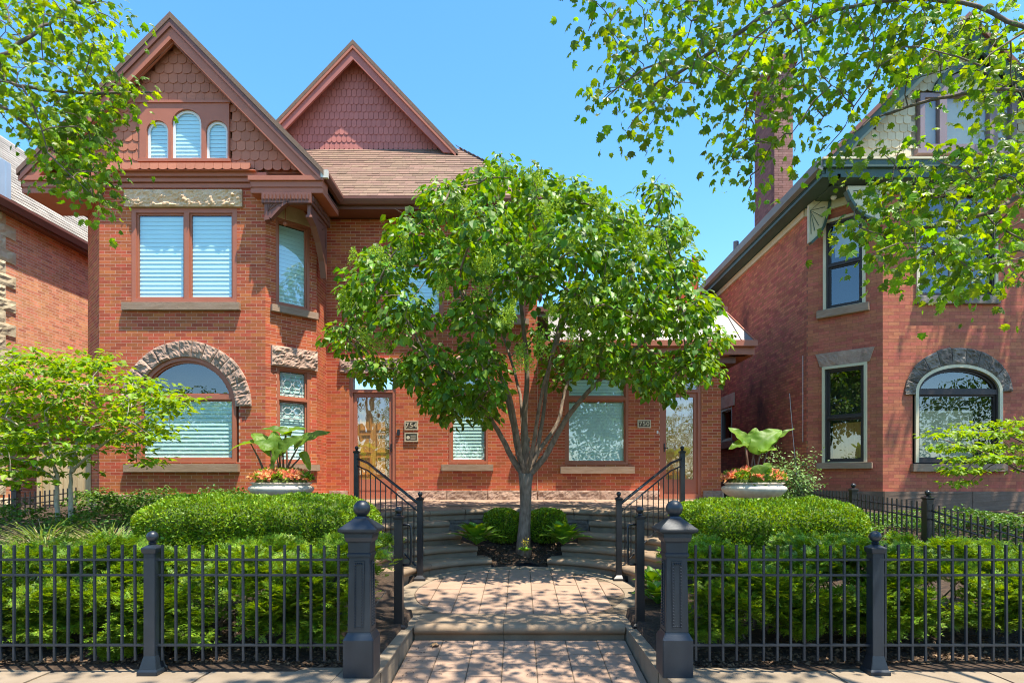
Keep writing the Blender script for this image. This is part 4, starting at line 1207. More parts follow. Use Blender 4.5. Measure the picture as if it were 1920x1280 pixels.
mb = MB(); mb.box(.4, 4.5, 13.5, 18, E(3.6), E(3.66)); mb.build('flat_roof', M['roof_g'], H)
mb = MB(); mb.box(5.08, 5.26, 18.0, 18.3, E(5.6), E(6.45)); mb.tube([(5.14, 18.1, E(6.45)), (5.14, 18.1, E(6.62))], .06, 8)
mb.box(4.2, 5.30, 17.9, 20, E(-.5), E(5.6)); mb.build('rear_chimney', M['brick'], H)
# ================================================================== the neighbour on the left
LH = thing('neighbour_house', (-12, 14, E(-.7)), 'orange brick house with cream quoins and grey shingled roof at the left edge', 'house')
LXW, LYC = -10.7, 12.35
LP = Plane((LXW, LYC), (0, 1), (1, 0))
W2 = Wall()
W2.add(LP, 0, 9, E(-.75), E(5.60), mt='brick_l', jt=.011, pick=lambda u, z: .7 < u < 4.4 and E(1.9) < z < E(4.2))
W2.add(Plane((LXW, LYC), (-1, 0), (0, -1)), 0, 3, E(-.75), E(5.60), mt='brick_l', jt=.011)
W2.build(LH, 'mortar_l')
z = E(-.30); k = 0
while z < E(5.4):
    h_ = .255; w_ = .66 if k % 2 else .40
    mb = MB(); rock(mb, rect_fn(-.02, w_, z + .004, z + h_ - .004), 6, 4, LP, -.1, .035, .022, 300 + k); mb.build('quoin', M['creamstone'], LH)
    z += h_; k += 1
for a, b in ((-.02, 1.1), (1.11, 2.4), (2.41, 3.8)):
    lintel(LH, LP, a, b, E(-.9), E(-.36), 'creamstone', .02, .06, int(a * 10) + 400, 'base_stone')
gx, gz = LXW + .22, E(5.62)
y0_, y1_ = LYC - .3, 22
mb = MB(); mb.box(LXW - .02, gx + .02, y0_, y1_, E(5.52), E(5.58)); mb.build('soffit', M['trim_d'], LH)
mb = MB(); mb.box(gx - .05, gx, y0_, y1_, E(5.50), E(5.68)); mb.build('fascia', M['trim_d'], LH)
mb = MB(); side_prof = [(0, 0), (.05, -.03), (.08, .05), (.10, .10), (.10, .15), (.0, .15)]
mb.prism([(gx + a, y0_, gz + b - .05) for a, b in side_prof], (0, 9, 0)); mb.build('gutter', M['trim_d'], LH)
pz = 1.19
mb = MB(); mb.prism([(gx, y0_ - .05, E(5.72)), (gx - 2.35, y0_ - .05, E(5.72) + 2.35 * pz), (gx - 2.35, y1_, E(5.72) + 2.35 * pz), (gx, y1_, E(5.72))], (0, 0, -.1)); rs = mb.build('roof_slope', M['roof_g'], LH)
up = Vector((-1, 0, pz)).normalized(); nn = Vector((pz, 0, 1)).normalized()
roof_tabs('roof_shingles', rs, lambda r: (Vector((gx, 0, E(5.72))) + up * (r * .14 - .03) + nn * .006, Vector((0, 1, 0)), up, nn, y0_ - .05, 20.0), 26, .14, 'roof_g', w=.32)
mb = MB(); mb.box(-11.3, gx + .02, 11.9, 12.62, E(5.70), E(6.50)); dm = mb.build('dormer', M['bluegrey'], LH)
for i in range(3):
    mb = MB(); mb.box(gx + .02, gx + .04, 12.08 + i * .2, 12.10 + i * .2, E(5.72), E(6.48)); mb.build('batten', M['bluegrey'], dm)

# pine side gate between the houses
YG = 12.5; zg = zyard(-9.4, 12.7)
gt = thing('wooden_gate', (-9.2, YG, zg), 'pale pine board gate in the gap left of the bay', 'gate')
for i in range(7):
    mb = MB(); mb.box(-9.72 + i * .142 + .003, -9.72 + (i + 1) * .142 - .003, YG - .01, YG + .015, zg + .03, E(.72) + R.uniform(-.006, .006)); mb.build('board', M['pine'], gt, bevel=.003)
for z_ in (.25, 1.05):
    mb = MB(); mb.box(-9.72, -8.73, YG + .016, YG + .06, zg + z_, zg + z_ + .09); mb.build('rail', M['pine'], gt)
mb = MB(); mb.box(-9.16, -9.0, YG - .035, YG - .01, E(.48), E(.56)); mb.tube([(-9.14, YG - .05, E(.50)), (-9.02, YG - .05, E(.50))], .014, 6); mb.build('latch', M['black'], gt)
mb = MB(); mb.box(-9.80, -9.725, YG - .05, YG + .05, zg - .1, E(.74)); mb.build('gate_post', M['pine'], gt)

# ================================================================== the house on the right
RH = thing('brick_house', (8.3, 12, E(-.6)), 'dusky red brick house with cream shingled gable and green trim on the right', 'house')
YR = 11.7; RF = front(YR); RC = Plane((6.93, 11.7), (-1, 1), (-1, -1)); RS = Plane((5.94, 12.69), (0, 1), (-1, 0))
zt = E(5.60); zb = E(-.6)
W3 = Wall()
rw_ = [X(1722, YR), X(1864, YR), Z(556, YR), Z(350, YR)]
ac, az = X(1796, YR), Z(735, YR); aa, ab = 80 / F * YR, 50 / F * YR; Aa, Ab = 100 / F * YR, 83 / F * YR
W3.add(RF, 6.93, 10.3, zb, zt, [rect_hole(*rw_), arch_hole(ac, az, aa + .05, ab + .05, Z(868, YR))], 'brick_r', jt=.005, pick=lambda u, z: u < X(1905, YR) and Z(900, YR) < z < Z(572, YR))
cr = math.hypot(.99, .99)
cu = [RC.hit(1618, 480)[0], RC.hit(1549, 480)[0]]; cz = [RC.hit(1618, 568)[1], RC.hit(1618, 400)[1]]
cv = [RC.hit(1621, 780)[0], RC.hit(1547, 780)[0]]; cw = [Z(866, 12.1), RC.hit(1585, 688)[1]]
W3.add(RC, 0, cr, zb, zt, [rect_hole(cu[0], cu[1], cz[0], cz[1]), rect_hole(cv[0], cv[1], cw[0], cw[1])], 'brick_r', jt=.005)
swz = [RS.hit(1362, 828)[1], RS.hit(1362, 765)[1]]; sw = [RS.hit(1373, 800)[0], RS.hit(1352, 800)[0]]
W3.add(RS, 0, 12, zb, zt, [rect_hole(sw[0], sw[1], swz[0], swz[1])], 'brick_rs', jt=.007)
# chimney stack
CF = front(16.6); CS = Plane((6.90, 16.6), (0, 1), (-1, 0))
W3.build(RH, 'mortar_r')
W4 = Wall()
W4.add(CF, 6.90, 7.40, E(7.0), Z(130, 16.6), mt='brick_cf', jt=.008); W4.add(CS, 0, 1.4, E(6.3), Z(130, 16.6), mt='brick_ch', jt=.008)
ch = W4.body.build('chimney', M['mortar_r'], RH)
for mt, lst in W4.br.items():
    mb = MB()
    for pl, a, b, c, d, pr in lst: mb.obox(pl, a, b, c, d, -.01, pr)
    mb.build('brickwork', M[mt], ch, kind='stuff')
for i, o in enumerate((.04, .09, .05)):
    mb = MB(); zz = Z(130, 16.6) + i * .13; mb.box(6.90 - o, 7.40 + o, 16.6 - o, 18.0 + o, zz, zz + .128); mb.build('chimney_cap', M['brick_ch'], ch)
mb = MB(); mb.tube([P(1380, 480, 17.5), P(1380, 453, 17.5)], .075, 10); mb.build('vent_pipe', M['grey_g'], RH)
# stone base
for a, b in ((6.93, 8.6), (8.61, 10.3)): lintel(RH, RF, a, b, E(-.9), Z(921, YR), 'darkstone', .006, .06, int(a * 10), 'base_stone', ns=6)
lintel(RH, RC, -.03, cr + .03, E(-.9), Z(921, YR), 'darkstone', .006, .06, 77, 'base_stone', ns=6)
mb = MB(); mb.obox(RS, 0, 12, E(-.9), Z(921, YR), -.1, .05); mb.build('base_stone', M['darkstone'], RH)
# windows: upper pair, arch, canted
window(RH, RF, rw_[0], rw_[1], rw_[2], rw_[3], fw=.05, fm='blackframe', gm='dark_glass', mull=[(rw_[0] + rw_[1]) / 2], tran=[Z(470, YR)], blind=False, casing='cream')
mb = MB(); mc = (rw_[0] + rw_[1]) / 2; mb.obox(RF, mc - .10, mc + .10, rw_[2], rw_[3], -.07, -.02); mb.build('mullion', M['cream'], RH)
sill(RH, RF, X(1716, YR), X(1871, YR), Z(571, YR), Z(557, YR), 'greystone')
arch_window(RH, RF, ac, az, aa, ab, Z(867, YR), Z(735, YR), fm='blackframe', gm='dark_glass', blind=False, casing='cream')
voussoirs(RH, RF, ac, az, aa + .02, ab + .02, Aa, Ab, 11, 'greystone', seed=9)
lintel(RH, RF, ac - Aa, ac - aa - .02, az - .03 - .02, az - .003, 'greystone', .02, .05, 61, 'arch_stone'); 
sill(RH, RF, X(1707, YR), X(1884, YR), Z(884, YR), Z(869, YR))
cb_ = MB(); cb_.obox(RF, ac - aa + .25, ac + aa - .25, Z(858, YR), Z(765, YR), -.40, -.38); cb_.build('curtain', M['cream'], RH)
window(RH, RC, cu[0], cu[1], cz[0], cz[1], fw=.045, fm='blackframe', gm='dark_glass', tran=[RC.hit(1585, 492)[1]], blind=False, casing='cream')
mb = MB(); mb.obox(RC, cu[0] + .08, cu[1] - .08, RC.hit(1585, 470)[1], cz[1] - .06, -.30, -.28); mb.build('curtain', M['white'], RH)
sill(RH, RC, RC.hit(1631, 570)[0], RC.hit(1533, 570)[0], cz[0] - .17, cz[0] - .01)
window(RH, RC, cv[0], cv[1], cw[0], cw[1], fw=.045, fm='blackframe', gm='dark_glass', tran=[RC.hit(1585, 781)[1]], blind=False, casing='cream')
mb = MB(); mb.obox(RC, cv[0] + .06, cv[1] - .06, cw[0] + .1, RC.hit(1585, 790)[1], -.30, -.28); mb.build('curtain', M['oak'], RH)
for i in range(5):
    a, b = cv[0] - .09 + i * (cv[1] - cv[0] + .18) / 5, cv[0] - .09 + (i + 1) * (cv[1] - cv[0] + .18) / 5
    t0, t1 = (i - 2.5) * .035, (i - 1.5) * .035
    mb = MB(); rock(mb, (lambda s, t, a=a, b=b, t0=t0, t1=t1: (a + (b - a) * s + (t0 * (1 - s) + t1 * s) * t, cw[1] + .055 + .27 * t)), 4, 5, RC, -.05, .035, .008, 500 + i); mb.build('lintel_stone', M['brownstone'], RH)
sill(RH, RC, RC.hit(1637, 872)[0], RC.hit(1533, 872)[0], cw[0] - .13, cw[0] - .008)
window(RH, RS, sw[0], sw[1], swz[0], swz[1], fw=.07, fm='grey_g', gm='dark_glass', blind=False)
sill(RH, RS, sw[0] - .2, sw[1] + .2, swz[1], swz[1] + .36, 'creamstone', .03); sill(RH, RS, sw[0] - .2, sw[1] + .2, swz[0] - .2, swz[0])
mb = MB(); w0 = [RS.p(.75, E(1.9), .02), RS.p(.55, E(.9), .03), RS.p(.42, E(.2), .02), RS.p(.40, E(-.3), .03)]
mb.tube(w0, .007, 4); mb.tube([RS.p(.12, E(2.6), .02), RS.p(.12, E(0.8), .02)], .006, 4); mb.build('wire', M['white'], RH)
# eaves and cornice
yo, xo = 11.38, 5.62
mb = MB(); mb.box(xo, 5.96, yo, 24, E(5.62), E(5.68)); mb.box(5.9, 11.2, yo, 11.75, E(5.62), E(5.68)); mb.prism([(5.94, 11.7, E(5.60)), (6.95, 11.7, E(5.60)), (5.94, 12.71, E(5.60))], (0, 0, .06)); mb.build('soffit', M['green_t'], RH)
mb = MB(); mb.box(xo, xo + .06, yo + .02, 24, E(5.70), E(5.84)); mb.build('fascia', M['green_t'], RH)
mb = MB(); mb.box(xo + .065, 11.2, yo, yo + .06, E(5.68), E(5.86)); mb.build('cornice', M['green_t'], RH)
mb = MB(); mb.box(xo - .02, 11.2, yo - .06, yo - .002, E(5.78), E(5.92)); mb.build('cornice', M['green_t'], RH, bevel=.01)
mb = MB(); mb.box(xo - .02, 11.2, yo - .08, yo + .27, E(5.92), E(5.96)); mb.build('cornice_top', M['cream'], RH)
mb = MB(); mb.prism([(xo - .10, yo - .05, E(5.76)), (xo - .02, yo - .05, E(5.72)), (xo, yo - .05, E(5.78)), (xo, yo - .05, E(5.90)), (xo - .13, yo - .05, E(5.90))], (0, 13, 0)); mb.build('gutter', M['grey_g'], RH)
mb = MB(); mb.obox(RF, 6.9, 10.4, E(5.44), zt, -.02, .05); mb.obox(RC, -.04, cr + .02, E(5.44), zt, -.02, .05); mb.obox(RS, 0.03, 12, E(5.46), zt, -.02, .05); mb.build('frieze', M['cream'], RH)
# gable
gxr = 8.34; zfr = E(5.98); zar = Z(32, 11.42); hwr = gxr - 5.72; sr = (zar - zfr) / hwr
for s in (-1, 1):
    mb = MB(); pts = [(gxr, zar + .06), (gxr + s * (hwr + .15), zfr + .06 - .15 * sr), (gxr + s * (hwr + .15), zfr - .04 - .15 * sr), (gxr, zar - .04)]
    mb.prism([(x, 11.36, z) for x, z in pts], (0, 12.5, 0)); mb.build('roof_slope', M['trim_d'], RH)
    mb = MB(); pts = [(gxr, zar - .045), (gxr + s * hwr, zfr - .045), (gxr + s * (hwr - .30), zfr - .0), (gxr, zar - .36)]
    mb.prism([(x, 11.42, z) for x, z in pts], (0, .06, 0)); mb.build('bargeboard', M['green_t'], RH)
    mb = MB(); pts = [(gxr, zar - .06), (gxr + s * hwr, zfr - .06), (gxr + s * hwr, zfr - .09), (gxr, zar - .09)]
    mb.prism([(x, 11.48, z) for x, z in pts], (0, .3, 0)); mb.build('soffit', M['green_t'], RH)
G3 = front(11.62)
gw = (X(1722, 11.62), X(1902, 11.62), Z(293, 11.62), Z(178, 11.62)); gc = (gw[0] + gw[1]) / 2
gable_face(RH, gxr, 11.66, zfr + .0, 2.42, sr, .15, .155, 'scale3', 'cream', excl=lambda x, z: gw[0] - .06 < x < gw[1] + .06 and z < gw[3] + .1 or (abs(x - gc) < .45 and z < Z(140, 11.62)))
m1, m2 = X(1764, 11.62), X(1860, 11.62)
outer = [(gw[0], gw[2] + .1), (gw[1], gw[2] + .1), (gw[1], gw[3]), (m2 + .04, gw[3])] + ell(gc, gw[3], m2 - gc + .04, .40, .05, math.pi - .05, 13) + [(m1 - .04, gw[3]), (gw[0], gw[3])]
c_ = [[(gw[0] + .09, gw[2] + .2), (m1 - .06, gw[2] + .2), (m1 - .06, gw[3] - .08), (gw[0] + .09, gw[3] - .08)],
      [(m1 + .08, gw[2] + .2), (m2 - .08, gw[2] + .2), (m2 - .08, gw[3] - .04), (m1 + .08, gw[3] - .04)],
      [(m2 + .06, gw[2] + .2), (gw[1] - .09, gw[2] + .2), (gw[1] - .09, gw[3] - .08), (m2 + .06, gw[3] - .08)],
      [(m1 + .08, gw[3] + .06), (m2 - .08, gw[3] + .06)] + ell(gc, gw[3] + .06, m2 - gc - .08, .26, .05, math.pi - .05, 11)]
mb = MB(); mb.holed([outer] + c_, G3, -.06, .06); w = mb.build('window', M['mauve'], RH)
for q in c_[:3]: pane(w, G3, q, 0, 'dark_glass')
mb = MB(); mb.holed([c_[3]], G3, -.03, .01); mb.build('fan_panel', M['cream'], w)
eb = MB(); o2 = ell(gc, gw[3], m2 - gc + .16, .54, 0, math.pi, 15) + ell(gc, gw[3], m2 - gc + .05, .42, math.pi, 0, 15); eb.holed([o2], G3, -.02, .09); eb.build('arch_hood', M['green_t'], w)
mb = MB(); mb.obox(G3, gw[0] - .08, gw[1] + .08, gw[2], gw[2] + .11, -.02, .12); mb.build('sill', M['mauve'], RH)
mb = MB(); mb.obox(G3, gw[0], gw[1], gw[2] + .1, gw[3], -.55, -.5); mb.build('room_shade_lining', M['dark'], w)  # added dark board, painted as the dim attic behind the panes
mb = MB(); tz = zar - .95
mb.prism([(gxr - .30, 11.5, zar - .60), (gxr + .30, 11.5, zar - .60), (gxr, 11.5, zar - .25)], (0, .05, 0)); mb.build('apex_panel', M['green_t'], RH)
# fan brackets under the corner eave
B1 = front(12.35); q = lambda *l: [B1.hit(*p) for p in l]
arc = q((1518, 455), (1530, 444), (1541, 425), (1548, 402), (1552, 378), (1556, 362))
bracket(RH, B1, q((1515, 385), (1515, 456)) + arc + q((1545, 362)), arc, 'cream', 'green_t', -.03, .03, q((1519, 440), (1526, 434), (1533, 424), (1540, 408), (1545, 390), (1546, 372)), B1.hit(1518, 396))
B2 = front(11.58); q = lambda *l: [B2.hit(*p) for p in l]
arc = q((1588, 358), (1596, 376), (1607, 392), (1622, 405), (1640, 412), (1652, 416))
bracket(RH, B2, q((1652, 350), (1588, 350)) + arc, arc, 'cream', 'green_t', -.03, .03, q((1598, 360), (1602, 374), (1614, 388), (1628, 396), (1640, 402)), B2.hit(1648, 356))
mb = MB(); mb.ball(P(1563, 370, 12.1), .055, 12, 8); c0 = P(1563, 370, 12.1); mb.tube([c0, c0 + Vector((0, 0, .22))], .03, 8); mb.build('eave_lamp', M['white'], RH, smooth=True)
# ================================================================== ironwork
YF = 5.02
def fence_post_mesh(h, w, mt):
    mb = MB(); a = w / 2
    mb.lathe((0, 0, 0), [(a * 1.75, 0), (a * 1.75, .03), (a * 1.5, .045), (a * 1.05, .14), (a, .15), (a, h - .17), (a * 1.2, h - .165), (a * 1.32, h - .135), (a * 1.32, h - .125), (a * .5, h - .10), (a * .35, h - .095)], sq=True)
    return mb.mesh('post', M[mt], bevel=.003)
def finial_mesh(r, mt):
    mb = MB(); mb.lathe((0, 0, 0), [(r * .55, 0), (r * .7, r * .2), (r * .45, r * .4)], 12); mb.ball((0, 0, r * 1.3), r, 16, 10)
    return mb.mesh('finial', M[mt], smooth=True, ang=50)
pm = fence_post_mesh(1.15, .094, 'iron'); fm_ = finial_mesh(.046, 'iron')
mb = MB(); mb.box(-.0095, .0095, -.0095, .0095, .10, 1.045); pk = mb.mesh('picket', M['iron'], bevel=.002)
def front_fence(x_in, x_post, x_out, label):
    s = 1 if x_out > 0 else -1
    f = thing('iron_fence', ((x_in + x_out) / 2, YF, 0), label, 'fence', 'low iron fences along the sidewalk')
    for z in (.228, .800, .925):
        mb = MB(); mb.box(min(x_in, x_out), max(x_in, x_out), YF - .012, YF + .012, z - .009, z + .009); mb.build('rail', M['iron'], f, bevel=.002)
    for xp in (x_post, x_post + s * 1.72):
        p = inst('post', pm, (xp, YF, 0), f); inst('finial', fm_, (xp, YF, 1.055), p)
    x = x_in + s * .085
    while abs(x) < abs(x_out):
        if min(abs(x - x_post), abs(x - x_post - s * 1.72)) > .062:
            o = inst('picket', pk, (x, YF, 0), f); o.location.z += R.uniform(-.004, .004); o.rotation_euler = (R.uniform(-.004, .004), R.uniform(-.006, .006), 0)
        x += s * .1105
front_fence(-1.40, X(286, YF), -5.0, 'blue black iron picket fence left of the path')
front_fence(1.36, X(1641, YF), 5.0, 'blue black iron picket fence right of the path')

def gate_post(x, label):
    t = thing('gate_post', (x, 5.0, 0), label, 'gate post', 'cast iron gate posts')
    mb = MB(); mb.lathe((x, 5.0, 0), [(.122, 0), (.122, .30), (.098, .345), (.094, .36)], sq=True); mb.build('base', M['iron'], t, bevel=.006)
    mb = MB(); mb.lathe((x, 5.0, 0), [(.092, .355), (.084, .955), (.096, .962), (.096, .985), (.086, .995)], sq=True); sh = mb.build('shaft', M['iron'], t, bevel=.004)
    for k in range(4):
        c, s = math.cos(k * math.pi / 2), math.sin(k * math.pi / 2)
        pl = Plane((x + .0905 * s, 5.0 - .0905 * c), (c, s), (s, -c))
        mb = MB(); w0, w1, z0, z1 = .046, .038, .385, .925
        mb.holed([[(-w0, z0), (w0, z0), (w0 - .004, z1), (-w0 + .004, z1)], [(-w1, z0 + .008), (w1, z0 + .008), (w1 - .004, z1 - .008), (-w1 + .004, z1 - .008)]], pl, -.01, .003)
        mb.build('panel_frame', M['iron'], sh)
        mb = MB()
        for i in range(22):
            z_ = z0 + .02 + i * .0235
            for sx in (-1, 1): mb.ball(pl.p(sx * .030, z_, +.004 - .006 * (i / 22)), .009, 6, 5)
        for i in range(1, 4):
            for z_ in (z0 + .02, z1 - .02): mb.ball(pl.p(-.030 + i * .015, z_, -.004), .009, 6, 5)
        mb.build('beads', M['iron'], sh, kind='stuff')
    mb = MB(); mb.lathe((x, 5.0, 0), [(.087, .99), (.090, 1.075), (.104, 1.085), (.112, 1.115), (.112, 1.145), (.152, 1.165), (.155, 1.185), (.060, 1.262), (.050, 1.266), (.044, 1.282)], sq=True); cp = mb.build('cap', M['iron'], t, bevel=.003)
    mb = MB(); mb.lathe((x, 5.0, 0), [(.034, 1.275), (.042, 1.285), (.030, 1.295)], 16); mb.ball((x, 5.0, 1.345), .068, 24, 16); mb.build('ball', M['iron'], cp, smooth=True, ang=50)
gate_post(-1.285, 'large cast iron gate post with ball top at the left of the path')
gate_post(1.262, 'large cast iron gate post with ball top at the right of the path')

def grab_post(x, y, s, label):
    t = thing('grab_rail_post', (x, y, 0), label, 'rail post', 'grab rail posts by the front step')
    mb = MB(); mb.lathe((x, y, 0), [(.085, -.02), (.085, .025), (.06, .045), (.045, .05), (.042, 1.16), (.055, 1.165), (.058, 1.185), (.02, 1.20)], sq=True); mb.build('post', M['black'], t, bevel=.003)
    mb = MB(); mb.lathe((x, y, 0), [(.02, 1.195), (.026, 1.205), (.018, 1.22)], 12); mb.ball((x, y, 1.255), .042, 16, 12); mb.build('finial', M['black'], t, smooth=True, ang=50)
    mb = MB(); a = x + s * .04
    mb.tube([(a, y, 1.10), (a + s * .06, y, 1.10), (a + s * .082, y, 1.09), (a + s * .09, y, 1.06), (a + s * .09, y, .71), (a + s * .082, y, .68), (a + s * .06, y, .67), (a, y, .67)], .013, 8); mb.build('handle', M['black'], t, smooth=True)
grab_post(-1.29, 6.56, 1, 'black square post with loop handle beside the front step, left')
grab_post(1.295, 6.60, -1, 'black square post with loop handle beside the front step, right')

def handrail(s, label):
    lo = Vector((s * 1.46, 9.02, zland(9.0))); hi = Vector((s * 2.86, 10.78, zporch(10.8)))
    t = thing('handrail', lo, label, 'handrail', 'iron stair handrails')
    for p, h in ((lo, 1.17), (hi, 1.03)):
        mb = MB(); mb.lathe(p, [(.085, -.03), (.085, .03), (.05, .06), (.041, .07), (.041, h), (.052, h + .005), (.056, h + .03), (.02, h + .045)], sq=True); n = mb.build('newel', M['black'], t, bevel=.003)
        mb = MB(); mb.lathe(p, [(.02, h + .04), (.026, h + .05), (.018, h + .06)], 12); mb.ball(p + Vector((0, 0, h + .092)), .036, 14, 10); mb.build('finial', M['black'], n, smooth=True, ang=50)
    def rail(z0, z1, r, kink=0.0):
        a = lo + Vector((0, 0, z0)); b = hi + Vector((0, 0, z1))
        m = a.lerp(b, .80) + Vector((0, 0, kink))
        mb = MB(); mb.tube([a, a.lerp(m, .5), m, b], r, 8); mb.build('rail', M['black'], t, smooth=True)
        return a, m, b
    rt = rail(1.10, .94, .022, .06); r2 = rail(.98, .81, .013, .06); rb = rail(.14, .10, .013, .05)
    def at(r, f):
        a, m, b = r
        return a.lerp(m, f / .8) if f < .8 else m.lerp(b, (f - .8) / .2)
    for i in range(1, 12):
        f = i / 12
        mb = MB(); mb.tube([at(rb, f), at(r2, f)], .0085, 4); mb.build('baluster', M['black'], t)
handrail(-1, 'black iron handrail of the left flight of steps, before door 754')
handrail(1, 'black iron handrail of the right flight of steps, before door 750')

def side_fence(x, ys_, zt, label, y0, y1):
    f = thing('iron_fence', (x, (y0 + y1) / 2, zyard(x, (y0 + y1) / 2)), label, 'fence', 'low iron fences between the yards')
    n = int((y1 - y0) / .115)
    for off in (.10, .22, .62):
        mb = MB(); pts = [(x, y, zt(y) - off) for y in np.linspace(y0, y1, 14)]
        mb.tube(pts, .011, 4); mb.build('rail', M['black'], f)
    for i in range(n):
        y = y0 + (i + .5) * (y1 - y0) / n
        mb = MB(); mb.box(x - .009, x + .009, y - .009, y + .009, min(zground(x, y), zt(y) - .68), zt(y)); mb.build('picket', M['black'], f)
    for y in ys_:
        zb_ = zground(x, y) - .05; h = zt(y) + .07 - zb_
        mb = MB(); mb.lathe((x, y, zb_), [(.047, 0), (.047, h - .03), (.062, h - .02), (.062, h), (.02, h + .02)], sq=True); p = mb.build('post', M['black'], f)
        inst('finial', fk, (x, y, zb_ + h + .01), p)
fk = finial_mesh(.04, 'black')
ztr = lambda y: E(-.305 + (.155 * (min(y, 8.5) - 8.5) + .045 * (max(y, 8.5) - 8.5)))
side_fence(5.66, (6.75, 8.5, 10.4, 12.35), ztr, 'black iron picket fence between the yards on the right', 6.0, 12.4)
ztl = lambda y: E(-.13 + .06 * (y - 12.66))
side_fence(-9.0, (9.4, 10.96, 12.62), ztl, 'black iron picket fence between the yards on the left', 8.2, 12.62)

# ================================================================== urns with elephant ears
def ear_mesh(L, W, seed):
    """heart-shaped blade: petiole joins at the origin, tip at +y, normal +z"""
    rr = random.Random(seed); mb = MB(); nu, nv = 16, 26
    ph = rr.uniform(0, 6)
    def f(s, t):
        y = -.22 + 1.22 * t
        if y < 0: w = .42 * math.sqrt(max(0, 1 - (y / .22) ** 2)) * .92 + .08 * (1 + y / .22)
        else: w = .50 * (1 - y) ** .62 * (1 + .35 * y)
        w = max(w, .004)
        x = (2 * s - 1) * w
        if y < 0 and abs(2 * s - 1) < .25: y = y * (abs(2 * s - 1) / .25) * .8
        z = .16 * abs(2 * s - 1) * w * 1.6 - .30 * max(0, y) ** 2 + .025 * math.sin(y * 17 + ph) * abs(2 * s - 1) + .012 * math.sin(9 * x + ph) - .014 * abs(math.sin((y + .55 * abs(x)) * 15)) * min(1, abs(2 * s - 1) * 2.5) + .02 * max(0, 1 - abs(2 * s - 1) * 7)
        return (x * W / .5 / 2, y * L, z * L)
    mb.grid(f, nu, nv)
    return mb.mesh('leaf', M['l_ear'], smooth=True)
def urn(xc, label, specs, bloom_seed):
    D = 10.5; zb_ = zporch(10.5)
    base = Vector((xc, D, zb_))
    t = thing('planter_urn', base, label, 'planter', 'bowl planters on the porch')
    zr = E(-.045); h = zr - zb_
    mb = MB(); mb.lathe(base, [(.27, 0), (.27, .05), (.20, .08), (.17, h - .31), (.22, h - .285), (.33, h - .262), (.45, h - .20), (.515, h - .14), (.535, h - .10), (.52, h - .065), (.47, h - .045), (.455, h - .03), (.49, h - .012), (.50, h), (.485, h + .008), (.45, h + .002), (.43, h - .04), (.02, h - .05)], 48)
    b = mb.build('bowl', M['urn'], t, smooth=True, ang=60)
    # the plants are things of their own standing in the bowl
    pl = thing('elephant_ear_plant', base + Vector((0, 0, h - .04)), 'big leaved elephant ear plant in the ' + ('left' if xc < 0 else 'right') + ' bowl planter', 'plant', 'elephant ear plants')
    for i, (ax, ay, tx, ty, w, dy, nn) in enumerate(specs):
        a = P(ax, ay, D + dy); tip = P(tx, ty, D + dy - .05)
        L = (tip - a).length; d = (tip - a).normalized(); n = Vector(nn).normalized()
        x = d.cross(n).normalized(); z = x.cross(d)
        o = bpy.data.objects.new('leaf', ear_mesh(L, w, i + bloom_seed))
        reg(o, a, pl)
        rot = Matrix((x, d, z)).transposed()
        o.rotation_euler = rot.to_euler()
        r0 = base + Vector((R.uniform(-.12, .12) + (ax - topx(base)[0]) / F * 3.2, R.uniform(-.1, .1), h - .05))
        mid = r0.lerp(a, .55) + Vector((0, 0, .06))
        mb = MB(); mb.tube([r0, r0.lerp(mid, .5) + Vector((0, 0, .02)), mid, a], [.028, .022, .016, .010], 7); mb.build('stalk', M['stalk'], pl, smooth=True)
    fl = thing('bedding_flowers', base + Vector((0, 0, h - .03)), 'orange and green bedding flowers filling the ' + ('left' if xc < 0 else 'right') + ' bowl planter', 'flowers', 'planter flowers')
    n = 1500
    a = NR.uniform(0, 6.283, n); r = np.sqrt(NR.uniform(.0, 1, n)) * .50
    zz = h + .0 + .20 * np.sqrt(np.maximum(0, 1 - (r / .53) ** 2)) + NR.uniform(-.03, .05, n)
    pos = np.stack([base.x + r * np.cos(a), base.y + r * np.sin(a), base.z + zz], 1)
    out = np.stack([np.cos(a), np.sin(a), np.ones(n) * .6], 1)
    cl_ = np.sin(pos[:, 0] * 17 + bloom_seed) + np.sin(pos[:, 1] * 15 + 2 * bloom_seed) + NR.normal(0, .45, n)
    og = cl_ > -.15
    v, tt = leaves(pos[og], out[og] + rnd(og.sum(), .7), out[og] + rnd(og.sum(), .6), NR.uniform(.045, .08, og.sum()), 'oval'); cloud('petals', v, tt, M['orange'], fl)
    v, tt = leaves(pos[~og], out[~og] + rnd((~og).sum(), .6), out[~og] + rnd((~og).sum(), .5), NR.uniform(.04, .075, (~og).sum()), 'oval'); cloud('foliage', v, tt, M['l_box'], fl)
    mb = MB(); mb.lathe(base, [(.44, h - .03), (.40, h + .05), (.2, h + .09), (.01, h + .10)], 20); mb.build('stems', M['l_core'], fl)
U, C_, = (0, -.2, 1), (0, -1, .5)
urn(X(528, 10.5), 'pale stone bowl planter left of the steps', [
    (470, 831, 428, 834, .26, 0, (0, -.25, 1)), (508, 842, 475, 806, .34, .05, (.55, -.8, .5)), (536, 813, 494, 793, .30, .15, (.1, -.45, 1)), (536, 813, 567, 794, .28, .2, (-.1, -.4, 1)),
    (561, 834, 607, 799, .30, -.05, (-.25, -.8, .8)), (530, 840, 560, 813, .26, -.1, (-.3, -1, .45)), (524, 852, 496, 896, .26, -.3, (-.5, -.6, .7)), (568, 852, 583, 878, .16, -.05, (.5, -.8, .3)),
    (518, 848, 512, 808, .34, -.02, (.2, -1, .35)), (505, 838, 478, 822, .24, -.15, (.2, -.8, .8))], 3)
